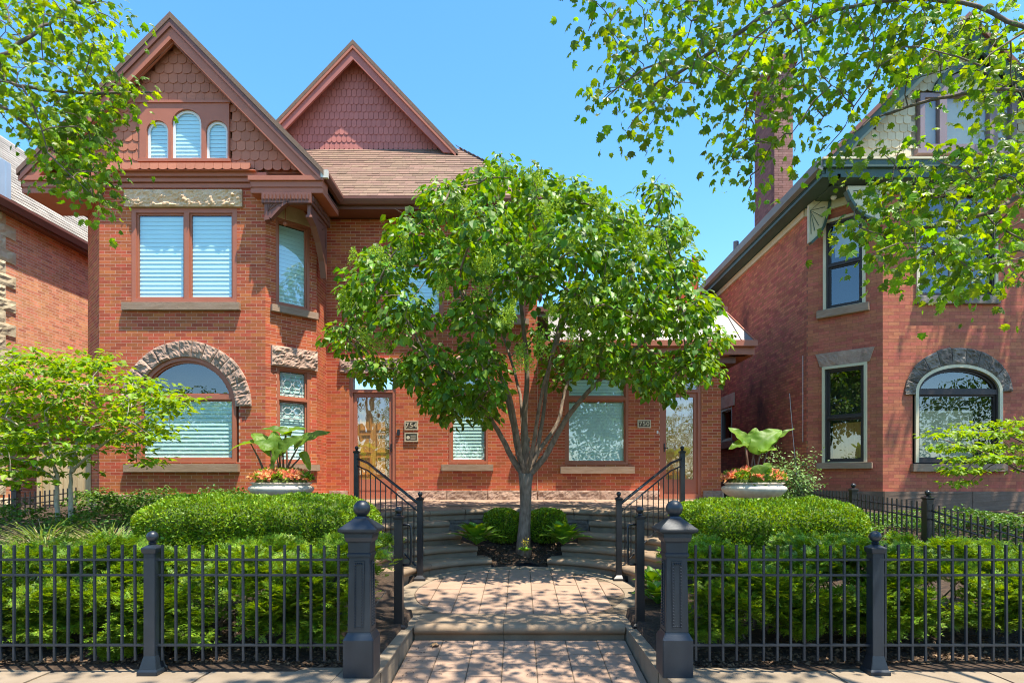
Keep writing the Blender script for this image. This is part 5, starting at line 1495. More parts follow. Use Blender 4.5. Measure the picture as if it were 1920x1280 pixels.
urn(X(1413, 10.5), 'pale stone bowl planter right of the steps', [
    (1398, 830, 1375, 797, .30, 0, (.3, -.8, .6)), (1396, 832, 1368, 834, .26, -.1, (0, -.5, 1)), (1416, 838, 1462, 797, .46, 0, (-.45, -.8, .55)), (1440, 840, 1480, 793, .22, .1, (-.5, -.5, .8)),
    (1428, 842, 1458, 836, .26, -.1, (0, -.6, 1)), (1424, 880, 1427, 924, .32, -.45, (-.1, -1, .35)), (1436, 872, 1446, 894, .22, -.3, (.4, -.8, .4)), (1408, 834, 1420, 802, .30, .1, (0, -1, .4))], 11)
# ================================================================== plants
def grow(mb, nodes, targets, r_tip=.006, r_base=.018, up=.12, zslack=.35, n=5):
    """join every target to the nearest earlier node by a bent twig; new twigs become nodes"""
    base = nodes[0]
    for t in sorted(targets, key=lambda q: (q - base).length):
        best = min(nodes, key=lambda q: (q - t).length + (2.0 if q.z > t.z + zslack else 0))
        d = t - best; L = d.length
        if L < .02: continue
        m1 = best.lerp(t, .35) + Vector((R.uniform(-.1, .1) * L, R.uniform(-.1, .1) * L, up * L))
        m2 = best.lerp(t, .72) + Vector((R.uniform(-.06, .06) * L, R.uniform(-.06, .06) * L, up * .7 * L))
        rb = min(r_base, r_tip + .012 * L)
        mb.tube([best, m1, m2, t], [rb, rb * .8, (rb + r_tip) / 2, r_tip], n, cap=False)
        nodes.extend([m1, m2, t])
def limb(mb, pts, r0, r1, nodes, n=8, wob=.0):
    """smooth limb through the given points"""
    pts = [Vector(p) for p in pts]; out = []
    for i in range(len(pts) - 1):
        p0, p1, p2, p3 = pts[max(i - 1, 0)], pts[i], pts[i + 1], pts[min(i + 2, len(pts) - 1)]
        for k in range(5):
            t = k / 5
            out.append(.5 * ((2 * p1) + (p2 - p0) * t + (2 * p0 - 5 * p1 + 4 * p2 - p3) * t * t + (3 * p1 - p0 - 3 * p2 + p3) * t ** 3))
    out.append(pts[-1])
    out = [q + Vector((R.uniform(-wob, wob), R.uniform(-wob, wob), 0)) for q in out]
    rad = [r0 + (r1 - r0) * (i / (len(out) - 1)) ** .8 for i in range(len(out))]
    mb.tube(out, rad, n)
    nodes.extend(out[1:])
def blob_leaves(centres, radii, per, size, templ, droop=.6, flat=1.0, upn=.7, tight=.55):
    C = np.repeat(np.array([tuple(c) for c in centres]), per, axis=0); r = np.repeat(np.array(radii), per)
    n = len(C); o = NR.normal(0, tight, (n, 3)) * [1, 1, flat]
    pos = C + o * r[:, None]
    d = norm(o * [1, 1, .4]) + np.array([0, 0, -droop]) + rnd(n, .35)
    nn = norm(o) * .5 + np.array([0, 0, upn]) + rnd(n, .42)
    return leaves(pos, d, nn, NR.uniform(size[0], size[1], n), templ), pos
def sample_poly(poly, n, mind=0):
    xs_ = [p[0] for p in poly]; ys_ = [p[1] for p in poly]; out = []
    tries = 0
    while len(out) < n and tries < 200000:
        tries += 1
        x, y = R.uniform(min(xs_), max(xs_)), R.uniform(min(ys_), max(ys_))
        if inpoly(x, y, poly) and (not mind or all((x - a) ** 2 + (y - b) ** 2 > mind * mind for a, b in out)): out.append((x, y))
    return out

# ---------------- tree lilac in the middle bed
DT = 10.5
base = P(982, 1030, DT)
T1 = thing('lilac_tree', base, 'round crowned green tree with yellowish flower sprays before the brick house', 'tree')
mb = MB(); nodes = []
fork = P(986, 888, DT)
tp = [base + Vector((0, 0, -.15)), base + Vector((-.005, 0, .1)), base.lerp(fork, .3), base.lerp(fork, .6) + Vector((.012, 0, 0)), base.lerp(fork, .85), fork]
mb.tube(tp, [.16, .122, .102, .096, .105, .128], 12)
lim = [([(962, 862, 0), (938, 815, -.15), (905, 765, -.3), (850, 705, -.5), (760, 640, -.8)], .062, .02),
       ([(972, 850, .1), (958, 780, .2), (938, 700, .3), (890, 590, .5), (830, 470, .5)], .055, .018),
       ([(986, 850, -.1), (983, 790, -.1), (988, 700, -.2), (975, 560, -.2), (950, 400, 0)], .085, .018),
       ([(1005, 850, .1), (1018, 780, .2), (1030, 690, .3), (1060, 560, .4), (1090, 430, .5)], .05, .016),
       ([(1020, 858, -.1), (1062, 785, -.3), (1115, 722, -.5), (1190, 655, -.9), (1275, 590, -1.0)], .068, .018),
       ([(1010, 845, .2), (1046, 790, .5), (1070, 700, .8), (1140, 580, 1.0), (1210, 460, 1.0)], .05, .016),
       ([(980, 840, .3), (975, 740, .7), (940, 620, 1.2), (890, 500, 1.3)], .045, .016),
       ([(975, 848, -.3), (955, 740, -.7), (905, 640, -1.2), (860, 540, -1.4)], .045, .016),
       ([(998, 845, -.3), (1020, 720, -.8), (1060, 600, -1.3), (1100, 500, -1.5)], .045, .016)]
nodes.append(fork)
for pts, r0, r1 in lim:
    limb(mb, [fork - Vector((0, 0, .06))] + [P(x, y, DT + d) for x, y, d in pts], r0, r1, nodes, wob=.006)
for k in range(5):                                         # knots on the middle stem
    q = P(986 + R.uniform(-4, 4), 860 - 9 * k, DT - .02); mb.ball(q, R.uniform(.05, .075), 8, 6)
crown = [(612, 640), (640, 590), (665, 560), (655, 500), (700, 480), (740, 430), (790, 400), (765, 380), (800, 350), (850, 330), (905, 310), (940, 286), (985, 298), (1005, 345),
         (1050, 345), (1100, 338), (1140, 350), (1150, 390), (1200, 372), (1240, 338), (1275, 380), (1290, 440), (1300, 500), (1330, 540), (1330, 570), (1355, 600), (1360, 660), (1350, 712),
         (1310, 722), (1275, 762), (1230, 750), (1180, 735), (1130, 708), (1090, 720), (1060, 735), (1000, 715), (960, 735), (930, 775), (880, 765), (850, 792), (795, 765), (800, 740), (740, 700), (690, 722), (640, 695)]
def crown_half(x, y):
    t = 1 - ((x - 985) / 410) ** 2 - ((y - 545) / 285) ** 2
    return 2.15 * math.sqrt(max(.05, t))
lobes = [(655, 640, 44), (700, 690, 36), (722, 520, 52), (690, 590, 36), (775, 448, 46), (770, 600, 48), (800, 680, 46), (842, 382, 50), (850, 500, 55), (862, 748, 38), (828, 735, 34), (900, 350, 38), (948, 322, 36), (920, 430, 58),
         (900, 600, 56), (900, 690, 46), (928, 742, 32), (1000, 400, 52), (980, 520, 58), (1000, 640, 52), (1040, 695, 36), (1090, 376, 38), (1080, 470, 58), (1100, 570, 58), (1110, 660, 46), (1150, 425, 46), (1180, 505, 58), (1190, 600, 56),
         (1190, 688, 44), (1238, 372, 34), (1258, 430, 38), (1268, 512, 42), (1270, 592, 50), (1285, 678, 46), (1322, 572, 26), (1328, 640, 34), (1318, 690, 32), (1258, 728, 28), (1220, 715, 32), (1010, 350, 28), (1058, 360, 26), (770, 700, 30), (660, 560, 24), (700, 480, 22), (846, 772, 26), (905, 768, 26), (815, 752, 24)]
cen = []; lr = []
for x, y, r in lobes:
    h = crown_half(x, y)
    for k in ((.5,) if (x, y) in ((1000, 640), (1040, 695)) else (-.9, -.25, .5) if h > 1.2 else (-.55, .5)):
        d = DT + (k + R.uniform(-.15, .15)) * h
        cen.append(P(x + R.uniform(-14, 14), y + R.uniform(-12, 12), d)); lr.append(r / F * DT * R.uniform(.74, 1.04))
grow(mb, nodes, cen, r_tip=.010, r_base=.026)
tw = []
for c, r in zip(cen, lr):
    for _ in range(4): tw.append(c + Vector((R.gauss(0, .5), R.gauss(0, .5), R.gauss(.1, .4))) * r)
grow(mb, nodes, tw, r_tip=.003, r_base=.009, n=4)
mb.build('trunk', M['bark'], T1, smooth=True)
pa = []
for c, r in zip(cen, lr):
    n = int(235 * (r / .46) ** 2)
    d = norm(rnd(n) * [1, 1, .85] + [0, 0, .18]); rad = r * NR.uniform(.35, 1.12, n) ** .5
    lum_ = 1 + .22 * np.sin(d[:, 0] * 5 + c.x * 9) * np.sin(d[:, 2] * 6 + c.z * 7)
    pos = np.array(c) + d * (rad * lum_)[:, None] * [1.08, 1.08, .86]
    dr = d * [1, 1, .3] + np.array([0, 0, -.75]) + rnd(n, .35)
    pa.append(leaves(pos, dr, d * .8 + np.array([0, 0, .55]) + rnd(n, .38), NR.uniform(.075, .155, n), 'oval'))
V, T = merge(pa)
cr1 = cloud('crown', V, T, M['l_lilac'], T1)
# flower sprays
n = 260
py_ = NR.uniform(0, 1, n) ** .8; a = NR.uniform(0, 6.28, n); rr = NR.uniform(.2, 1, n) * .11 * (1 - py_ * .75)
pos = np.stack([rr * np.cos(a), rr * np.sin(a), py_ * .26], 1)
v, t = leaves(pos, pos * [1, 1, .2] + rnd(n, .05) + np.array([0, 0, .03]), rnd(n), NR.uniform(.018, .034, n), 'dia')
pv, pt = v, t; sprays = []
for x, y in [(655, 588), (700, 650), (722, 662), (828, 388), (868, 398), (905, 515), (925, 498), (890, 540), (1002, 490), (1040, 432), (1062, 398), (1100, 455), (1082, 590), (1012, 602), (962, 690), (1130, 402), (1200, 482), (1062, 640), (740, 498), (680, 500),
             (990, 345), (1150, 545), (1020, 470), (1045, 465), (1110, 410), (865, 470), (1120, 620), (1010, 690), (1170, 440), (1225, 470), (1300, 470), (940, 610), (830, 540), (1090, 680)]:
    hh = crown_half(x, y)
    for k in range(2):
        rot = np.array(Matrix.Rotation(R.uniform(-.6, .6), 3, 'X') @ Matrix.Rotation(R.uniform(-.6, .6), 3, 'Y') @ Matrix.Rotation(R.uniform(0, 6), 3, 'Z'))
        sprays.append((pv @ rot.T * R.uniform(.9, 1.5) + np.array(P(x + R.uniform(-20, 20), y + R.uniform(-14, 14), DT - hh * R.uniform(.95, 1.12))), pt))
V, T = merge(sprays); cloud('flower_sprays', V, T, M['l_flower'], T1)

# ---------------- overhanging street trees
def maple_single():
    tv, tt = TEMPL['maple']
    return tri_mesh('leaf', tv, tt, M['l_maple'])
MS = maple_single()
def single_leaves(parent, pos, size, n):
    idx = NR.permutation(len(pos))[:n]
    for i in idx:
        o = inst('leaf', MS, tuple(pos[i]), parent)
        o.rotation_euler = (R.uniform(-1.1, .3), R.uniform(-.5, .5), R.uniform(0, 6.28)); s = R.uniform(*size); o.scale = (s, s, s)
def px_blobs(poly, n, d0, d1, sh=0):
    return [P(x, y, R.uniform(d0, d1)) for x, y in sample_poly(poly, n)]
A = [(1100, 0), (1100, 100), (1088, 185), (1145, 195), (1165, 245), (1230, 250), (1260, 200), (1290, 165), (1330, 195), (1395, 250), (1352, 290), (1365, 312), (1400, 320), (1350, 372), (1395, 385), (1440, 330), (1480, 290),
     (1530, 225), (1600, 165), (1690, 140), (1770, 190), (1920, 215), (1960, -20), (1100, -20)]
B = [(1568, 445), (1590, 385), (1640, 352), (1700, 330), (1760, 290), (1850, 260), (1950, 200), (1950, 560), (1880, 515), (1850, 535), (1790, 560), (1745, 555), (1720, 478), (1640, 495), (1600, 466)]
Cc = [(1480, 225), (1600, 215), (1700, 255), (1740, 330), (1620, 290), (1500, 290)]
T2 = thing('street_tree', (5.4, 1.2, -.36), 'maple like street tree with leafy branches hanging in from the upper right', 'tree', 'street trees overhanging the picture')
mb = MB(); nodes = []
tr_ = [Vector((5.4, 1.2, -.4)), Vector((5.4, 1.2, 1.5)), Vector((5.3, 1.3, 3.2)), Vector((5.1, 1.5, 5.5)), Vector((4.6, 1.8, 8.5))]
mb.tube(tr_, [.34, .26, .24, .20, .11], 12); nodes.extend(tr_[2:])
for pts, r0 in (([tr_[2], (4.9, 3.2, 4.0), P(1990, 60, 4.6), P(1800, 5, 5.0), P(1640, 5, 5.2), P(1540, 30, 5.3), P(1470, 70, 5.5)], .02),
                ([tr_[3], (3.4, 3.2, 6.3), P(1560, -60, 5.2), P(1471, 3, 5.3), P(1381, 64, 5.4), P(1280, 131, 5.5), P(1215, 165, 5.6)], .03),
                ([tr_[2], (4.8, 3.4, 3.9), P(1990, 330, 5.0), P(1850, 400, 5.1), P(1720, 430, 5.2), P(1610, 455, 5.3)], .026),
                ([tr_[2], (4.9, 3.4, 4.2), P(1985, 160, 5.2), P(1850, 170, 5.3), P(1740, 190, 5.5), P(1660, 215, 5.6)], .02),
                ([tr_[3], (3.6, 2.6, 7.2), (2.4, 3.6, 8.2), (1.2, 4.8, 8.8)], .08), ([tr_[3], (4.2, 4.0, 7.6), (3.2, 6.0, 9.0)], .07), ([tr_[4], (3.6, 3.2, 9.6), (2.6, 4.6, 10.2)], .07),
                ([tr_[3], (6.6, 3.5, 6.5), (8.4, 6.5, 8.0), (9.8, 9.2, 8.8)], .09)):
    limb(mb, pts, r0, .012, nodes, wob=.012)
cenf = px_blobs(A, 225, 4.7, 6.2) + px_blobs(B, 115, 4.6, 5.8) + px_blobs(Cc, 9, 5.0, 5.9)
grow(mb, nodes, cenf, r_tip=.003, r_base=.010, up=.06, n=4, zslack=2)
# crown above the picture: it throws the dappled shade
cenu = []
K = TO_SUN / TO_SUN.z
def over(gx_, gy_, h, z0=0.05):
    return Vector((gx_ + K.x * (h - z0), gy_ + K.y * (h - z0), h))
tries = 0
while len(cenu) < 100 and tries < 20000:
    tries += 1
    q = over(R.uniform(-2.0, 1.9), R.uniform(4.2, 8.2), R.uniform(7.6, 10.6))
    if q.z > EYE + .7826 * q.y + 1.1: cenu.append(q)
m_ = len(cenu)
while len(cenu) < m_ + 26:
    q = over(R.uniform(-6, .5), R.uniform(4.2, 9.5), R.uniform(7.4, 10.6))
    if q.z > EYE + .7826 * q.y + 1.2: cenu.append(q)
for _ in range(60):  # unseen leaves of another tree, added here to shade the right house front
    k = R.uniform(1.7, 2.6); x, z = R.uniform(7.9, 10.4), R.uniform(1.2, 5.4)
    q = Vector((x + .8 * k, 11.7 - .63 * k, z + 3.04 * k))
    if q.x / q.y * F + CX > 1990 or q.z > EYE + .7826 * q.y + .5: cenu.append(q)
grow(mb, nodes, cenu, r_tip=.004, r_base=.014, up=.06, n=4, zslack=3)
mb.build('trunk', M['bark_d'], T2, smooth=True)
(v, t), pos = blob_leaves(cenf, [R.uniform(.14, .24) for _ in cenf], 11, (.045, .095), 'maple', droop=.75, upn=.55, tight=.75)
(v2, t2), _ = blob_leaves(cenu, [R.uniform(.24, .42) for _ in cenu], 17, (.10, .17), 'maple', droop=.4, upn=1.0, tight=.75)
V, T = merge([(v, t), (v2, t2)])
c2 = cloud('crown', V, T, M['l_maple'], T2)
single_leaves(c2, pos + rnd(len(pos), .07), (.06, .10), 280)

TL = [(-30, -20), (240, -20), (238, 50), (195, 110), (250, 160), (300, 172), (240, 182), (165, 215), (190, 285), (180, 375), (150, 370), (100, 325), (62, 265), (-30, 225)]
TL2 = [(75, 215), (140, 190), (215, 170), (312, 160), (318, 182), (260, 190), (200, 215), (210, 300), (205, 395), (150, 380), (95, 320)]
T3 = thing('street_tree', (-6.4, 1.4, -.36), 'street tree with yellow green leafy branches hanging in from the upper left', 'tree', 'street trees overhanging the picture')
mb = MB(); nodes = []
tr_ = [Vector((-6.4, 1.4, -.4)), Vector((-6.4, 1.4, 1.5)), Vector((-6.3, 1.5, 3.4)), Vector((-6.2, 1.7, 6.0)), Vector((-5.9, 2.0, 9.0))]
mb.tube(tr_, [.32, .25, .22, .17, .07], 12); nodes.extend(tr_[2:])
for pts, r0 in (([tr_[2], (-6.1, 3.6, 5.0), P(-60, 140, 5.8), P(0, 107, 5.8), P(57, 67, 5.9), P(90, 44, 6.0), P(120, 18, 6.0)], .034), ([tr_[2], (-6.2, 3.8, 4.8), P(-60, 175, 6.0), P(0, 198, 6.1), P(60, 245, 6.2), P(110, 290, 6.2), P(150, 340, 6.3)], .026),
                ([tr_[3], (-6.0, 3.8, 5.8), P(-40, 120, 6.1), P(60, 165, 6.2), P(180, 175, 6.3), P(290, 172, 6.3)], .026), ([tr_[3], (-5.4, 3.4, 7.2), P(60, -60, 5.6), P(180, 5, 5.9)], .05)):
    limb(mb, pts, r0, .010, nodes, wob=.012)
cenl = px_blobs(TL, 120, 5.5, 6.7) + px_blobs(TL2, 52, 5.9, 6.5)
grow(mb, nodes, cenl, r_tip=.003, r_base=.010, up=.06, n=4, zslack=2)
mb.build('trunk', M['bark_d'], T3, smooth=True)
(v, t), pos = blob_leaves(cenl, [R.uniform(.12, .21) for _ in cenl], 11, (.045, .09), 'maple', droop=.7, upn=.6, tight=.75)
c3 = cloud('crown', v, t, M['l_maple'], T3)
single_leaves(c3, pos + rnd(len(pos), .06), (.055, .095), 200)

# ---------------- dogwood at the left, small tree at the right
def layered(name, label, cat, base_pts, limbs_, poly, n, D, dd, per, size, mt, bark, rblob=.2, fork_h=.6):
    T_ = thing(name, base_pts[0], label, cat)
    mb = MB(); nodes = []
    for b, pts, r0, r1 in limbs_:
        limb(mb, [b] + pts, r0, r1, nodes, wob=.008)
    cs = [P(x, y, D + R.uniform(-dd, dd)) for x, y in sample_poly(poly, n)]
    for c in cs: c.z = round(c.z / .17) * .17 + R.uniform(-.03, .03)
    grow(mb, nodes, cs[::2], r_tip=.003, r_base=.011, up=.05, n=5, zslack=.5)
    mb.build('trunk', M[bark], T_, smooth=True)
    (v, t), _ = blob_leaves(cs, [R.uniform(rblob * .8, rblob * 1.3) for _ in cs], per, size, 'oval', droop=.22, flat=.18, upn=1.5, tight=.6)
    cloud('crown', v, t, M[mt], T_)
dg = [(-40, 690), (20, 668), (60, 655), (110, 672), (150, 668), (215, 668), (200, 700), (250, 712), (330, 708), (290, 730), (378, 738), (355, 765), (300, 775), (345, 800), (330, 828), (270, 820), (310, 872), (255, 880), (240, 845), (180, 835), (140, 850), (185, 895), (120, 890), (70, 905), (0, 915), (-40, 920)]
D9 = 9.4
b1, b2 = P(108, 985, D9), P(133, 985, D9)
layered('dogwood_tree', 'small bright green layered tree in front of the pine gate', 'tree', [b1], [
    (b1, [P(106, 920, D9), P(104, 880, D9), P(60, 820, D9 - .2), P(10, 780, D9 - .4)], .038, .012),
    (b2, [P(133, 930, D9), P(134, 880, D9 + .05), P(150, 800, D9 + .2), P(165, 720, D9 + .3)], .042, .010),
    (P(134, 885, D9), [P(150, 868, D9 - .1), P(190, 835, D9 - .2), P(260, 790, D9 - .4), P(340, 755, D9 - .5)], .028, .008),
    (P(104, 885, D9), [P(95, 840, D9 + .2), P(85, 760, D9 + .4), P(60, 690, D9 + .6)], .026, .008),
    (P(106, 900, D9), [P(60, 870, D9 + .3), P(0, 850, D9 + .4)], .022, .008)],
    dg, 330, D9, .95, 18, (.075, .12), 'l_dogwood', 'bark_p')
rt_ = [(1742, 822), (1775, 800), (1830, 790), (1900, 792), (1990, 800), (1990, 880), (1905, 872), (1850, 872), (1820, 900), (1795, 918), (1775, 885), (1790, 862), (1752, 852)]
D8 = 8.6
b3 = P(1995, 1030, D8)
layered('small_tree', 'small leafy green tree reaching in before the arched window at the right edge', 'tree', [b3], [
    (b3, [P(1990, 950, D8), P(1960, 900, D8), P(1910, 880, D8 - .1), P(1850, 850, D8 - .2), P(1770, 825, D8 - .3)], .035, .007),
    (P(1985, 930, D8), [P(1960, 860, D8 + .2), P(1900, 820, D8 + .3), P(1830, 805, D8 + .3)], .02, .006)],
    rt_, 150, D8, .6, 17, (.045, .085), 'l_dogwood', 'bark_d', .15)

# ---------------- clipped box hedges
def box_hedge(name, label, c, half, n, group=None, ex=3.2, lump_s=2.2, lump_a=.06, size=(.030, .050)):
    T_ = thing(name, (c[0], c[1], c[2] - half[2]), label, 'hedge' if half[0] > .5 else 'shrub', group)
    d = norm(rnd(n)); e = ex
    s = (np.abs(d) ** e).sum(1) ** (-1 / e)
    p = d * s[:, None]
    nn = norm(np.sign(p) * np.abs(p) ** (e - 1) / np.array(half))
    dep = NR.exponential(.022, n)
    q = p * np.array(half) + np.array(c)
    q = q + nn * (lump(q, lump_s) * lump_a + lump(q, lump_s * 3.3) * lump_a * .55 - dep)[:, None]
    keep = q[:, 2] > c[2] - half[2] * .92
    q = q[keep]; nn = nn[keep]; k = len(q)
    v, t = leaves(q, nn + np.array([0, 0, .35]) + rnd(k, .55), nn * .6 + np.array([0, 0, .5]) + rnd(k, .5), NR.uniform(*size, k), 'dia')
    cloud('foliage', v, t, M['l_box'], T_)
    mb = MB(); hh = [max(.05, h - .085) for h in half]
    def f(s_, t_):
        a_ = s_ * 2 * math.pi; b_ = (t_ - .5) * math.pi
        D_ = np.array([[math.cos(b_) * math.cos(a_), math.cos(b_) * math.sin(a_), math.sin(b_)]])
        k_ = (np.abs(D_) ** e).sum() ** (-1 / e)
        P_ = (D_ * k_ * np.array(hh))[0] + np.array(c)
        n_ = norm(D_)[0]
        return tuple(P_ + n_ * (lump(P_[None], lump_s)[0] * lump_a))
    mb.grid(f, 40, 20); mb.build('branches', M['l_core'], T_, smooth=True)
box_hedge('box_hedge', 'long clipped box hedge below the left planter', (-3.45, 8.3, .84), (1.42, .98, .50), 66000, ex=4.2)
box_hedge('box_hedge', 'clipped box hedge below the right planter', (3.28, 8.3, .80), (1.12, .98, .49), 56000, ex=4.0)
for px_, nm in ((944, 'left'), (1024, 'right')):
    c = P(px_, 985, 11.05); box_hedge('box_shrub', 'small round box shrub just ' + nm + ' of the tree trunk', tuple(c), (.34, .30, .30), 7500, 'box shrubs beside the trunk', ex=2.4, lump_s=5, lump_a=.03)

# ---------------- loose yew hedges behind the fence
def yew(label, x0, x1, n, topf):
    T_ = thing('yew_hedge', ((x0 + x1) / 2, 6.0, .1), label, 'hedge', 'yew hedges behind the iron fence')
    yc, ry, zc = 6.30, 1.02, .34
    pa = []; m = int((x1 - x0) * 105)
    for i in range(m):
        x = R.uniform(x0 + .05, x1 - .05); ph = math.radians(R.uniform(-34, 112)); dep = min(.5, R.expovariate(8))
        rz = (topf(x) - zc) if ph > 0 else .34
        c = Vector((x, yc - ry * math.cos(ph), zc + rz * math.sin(ph)))
        nv = Vector((R.uniform(-.3, .3), -math.cos(ph) / ry, math.sin(ph) / max(rz, .1))).normalized()
        cc = np.array([tuple(c)])
        c = c + nv * (lump(cc, 3.2)[0] * .15 + lump(cc, 7.5)[0] * .10 - dep)
        if c.z < .30 + .07 * math.sin(x * 4.1) + .06 * math.sin(x * 9.7 + 1) + (.12 if R.random() < .6 else -.08): continue
        r = R.uniform(.09, .17); k = int(n / 370 * (r / .13) ** 2)
        ax = (nv * .9 + Vector((0, 0, .25)) + Vector((R.uniform(-.4, .4), R.uniform(-.2, .2), R.uniform(-.1, .2)))).normalized()
        d = norm(rnd(k) + np.array(ax) * .9)
        pos = np.array(c) + d * (r * NR.uniform(.35, 1.0, k))[:, None] * [1.25, 1.1, .62]
        dr = d * [1, 1, .45] + np.array(ax) * .5 + rnd(k, .3)
        pa.append(leaves(pos, dr, np.array([0, -.15, 1.0]) + d * .35 + rnd(k, .28), NR.uniform(.065, .12, k), 'spray'))
    v, t = merge(pa)
    cloud('foliage', v, t, M['l_yew'], T_)
    mb = MB()
    for i in range(int((x1 - x0) * 22)):
        a = R.uniform(x0 + .1, x1 - .1); b = Vector((a, R.uniform(5.75, 6.5), zground(a, 6.0) - .02))
        tip = Vector((a + R.uniform(-.3, .3), R.uniform(5.4, 6.9), R.uniform(.35, topf(a) - .12)))
        m1 = b.lerp(tip, .5) + Vector((R.uniform(-.08, .08), R.uniform(-.1, .05), .06))
        mb.tube([b, m1, tip], [.012, .009, .004], 4, cap=False)
    mb.build('branches', M['bark_d'], T_)
yew('loose feathery yew hedge behind the fence, left of the path', -4.95, -1.42, 18000, lambda a: .84 + .05 * math.sin(a * 2.3) + .03 * math.sin(a * 5))
yew('loose feathery yew hedge behind the fence, right of the path', 1.50, 5.25, 19000, lambda a: .86 + .05 * math.sin(a * 2.1 + 1) + .03 * math.sin(a * 4.3))

# ---------------- hostas, flowers, grasses, ground cover
def hosta_mesh(seed):
    rr = random.Random(seed); mb = MB()
    def f(s, t):
        w = .40 * math.sin(math.pi * min(1, t * .93 + .07)) ** .75 * (1 - .25 * t); x = (2 * s - 1) * w
        return (x, t, .10 * abs(2 * s - 1) * (1 - t) - .38 * t * t + .22 * t + .015 * math.sin(11 * x + 5 * t))
    mb.grid(f, 6, 7); return mb.mesh('leaf', M['l_hosta'], smooth=True)
HM = [hosta_mesh(i) for i in range(2)]
def hosta(base, n, size, label, spread=.9):
    T_ = thing('hosta', base, label, 'plant', 'hostas by the steps')
    for i in range(n):
        az_ = i * 2.399 + R.uniform(-.3, .3); tier = i / n
        el = .25 + .95 * tier
        L = size * R.uniform(.8, 1.1) * (1 - .25 * tier)
        d = Vector((math.cos(az_) * math.cos(el), math.sin(az_) * math.cos(el), math.sin(el)))
        st_ = base + d * size * .55 * (1 - .3 * tier) + Vector((0, 0, .03 + .02 * i / n))
        x = d.cross(Vector((0, 0, 1))).normalized(); z_ = x.cross(d)
        o = inst('leaf', HM[i % 2], st_, T_, rot=Matrix((x, d, z_)).transposed().to_euler()); o.scale = (L * R.uniform(.85, 1.1), L, L)
        mb = MB(); mb.tube([base, base.lerp(st_, .5) + Vector((0, 0, .02)), st_], [.008, .007, .005], 4, cap=False); mb.build('stalk', M['l_hosta'], T_)
hosta(P(893, 1020, 10.15), 30, .33, 'light green hosta in the bed left of the trunk')
hosta(P(1056, 1020, 10.25), 28, .33, 'light green hosta in the bed right of the trunk')
hosta(Vector((1.66, 7.35, zground(1.66, 7.35))), 26, .25, 'hosta clump beside the path behind the right gate post')
hosta(Vector((1.75, 8.05, zground(1.75, 8.05))), 20, .24, 'hosta clump at the foot of the right steps')
b = P(984, 1036, 10.0)
T_ = thing('yellow_flower', b, 'small yellow flowering plant at the foot of the trunk', 'flower')
for i in range(16):
    az_ = i * 2.4; d = Vector((math.cos(az_), math.sin(az_), .55 + .5 * (i / 16))).normalized(); x = d.cross(Vector((0, 0, 1))).normalized()
    o = inst('leaf', HM[0], b + d * .05, T_, rot=Matrix((x, d, x.cross(d))).transposed().to_euler()); o.scale = (.07, .10, .10)
n = 60; c0 = b + Vector((0, -.03, .17)); pos = np.array(c0) + rnd(n, .028)
v, t = leaves(pos, rnd(n) + [0, 0, .4], rnd(n) + [0, -.5, .5], NR.uniform(.02, .035, n), 'dia'); cloud('blossom', v, t, M['yellow'], T_)
mb = MB(); mb.tube([b, c0], [.006, .005], 4); mb.build('stalk', M['l_hosta'], T_)

n = 5200                                                   # ornamental grass behind the left fence
cl_ = NR.integers(0, 7, n); cxs = np.array([-5.9, -5.5, -5.05, -5.25, -5.75, -6.3, -6.75]); cys = np.array([7.7, 8.2, 7.8, 8.0, 8.6, 8.2, 8.7])
az_ = NR.uniform(0, 6.28, n); rr = NR.uniform(0, .26, n)
pos = np.stack([cxs[cl_] + rr * np.cos(az_), cys[cl_] + rr * np.sin(az_), np.zeros(n)], 1)
pos[:, 2] = [zground(a, b) for a, b in pos[:, :2]]
el = NR.uniform(.5, 1.35, n)
d = np.stack([np.cos(az_) * np.cos(el), np.sin(az_) * np.cos(el), np.sin(el)], 1)
up_ = np.stack([-np.cos(az_) * np.sin(el), -np.sin(az_) * np.sin(el), np.cos(el)], 1)
sz = NR.uniform(.40, .78, n)
g_ = NR.uniform(0, 1, n) < .42
v, t = leaves(pos[g_], d[g_], up_[g_], sz[g_], 'blade'); og_ = cloud('ornamental_grass', v, t, M['l_grass']); tag(og_, 'arching green and straw coloured grass between fence and box hedge on the left', 'grass')
v, t = leaves(pos[~g_], d[~g_], up_[~g_], sz[~g_] * .8, 'blade'); st_ = cloud('dry_grass', v, t, M['l_straw']); tag(st_, 'dry straw coloured blades among the ornamental grass on the left', 'grass')
def cover(name, label, regions, n, mt, size=(.03, .065), h=.22, cat='ground cover'):
    per = n // len(regions); parts = []
    for x0, x1, y0, y1, hh in regions:
        x = NR.uniform(x0, x1, per); y = NR.uniform(y0, y1, per)
        gz_ = np.array([zground(a, b) for a, b in zip(x, y)])
        P_ = np.stack([x, y, gz_], 1)
        top = hh * (.65 + .45 * lump(P_, 3.0) + .25 * lump(P_, 7.3))
        z_ = gz_ + np.maximum(.03, top) * NR.uniform(.35, 1.0, per) ** .5
        pos = np.stack([x, y, z_], 1)
        parts.append(leaves(pos, rnd(per) * [1, 1, .3], np.array([0, 0, 1.0]) + rnd(per, .45), NR.uniform(*size, per), 'oval'))
    V, T = merge(parts); return tag(cloud(name, V, T, M[mt]), label, cat)
cover('ground_cover', 'dark green leafy ground cover before the bay on the left', [(-8.8, -5.9, 8.4, 9.9, .55), (-6.6, -4.9, 9.4, 11.2, .60), (-8.2, -4.9, 10.9, 11.85, .42), (-5.2, -4.3, 5.5, 6.6, .3), (-8.5, -6.6, 6.6, 8.4, .45)], 24000, 'l_cover')
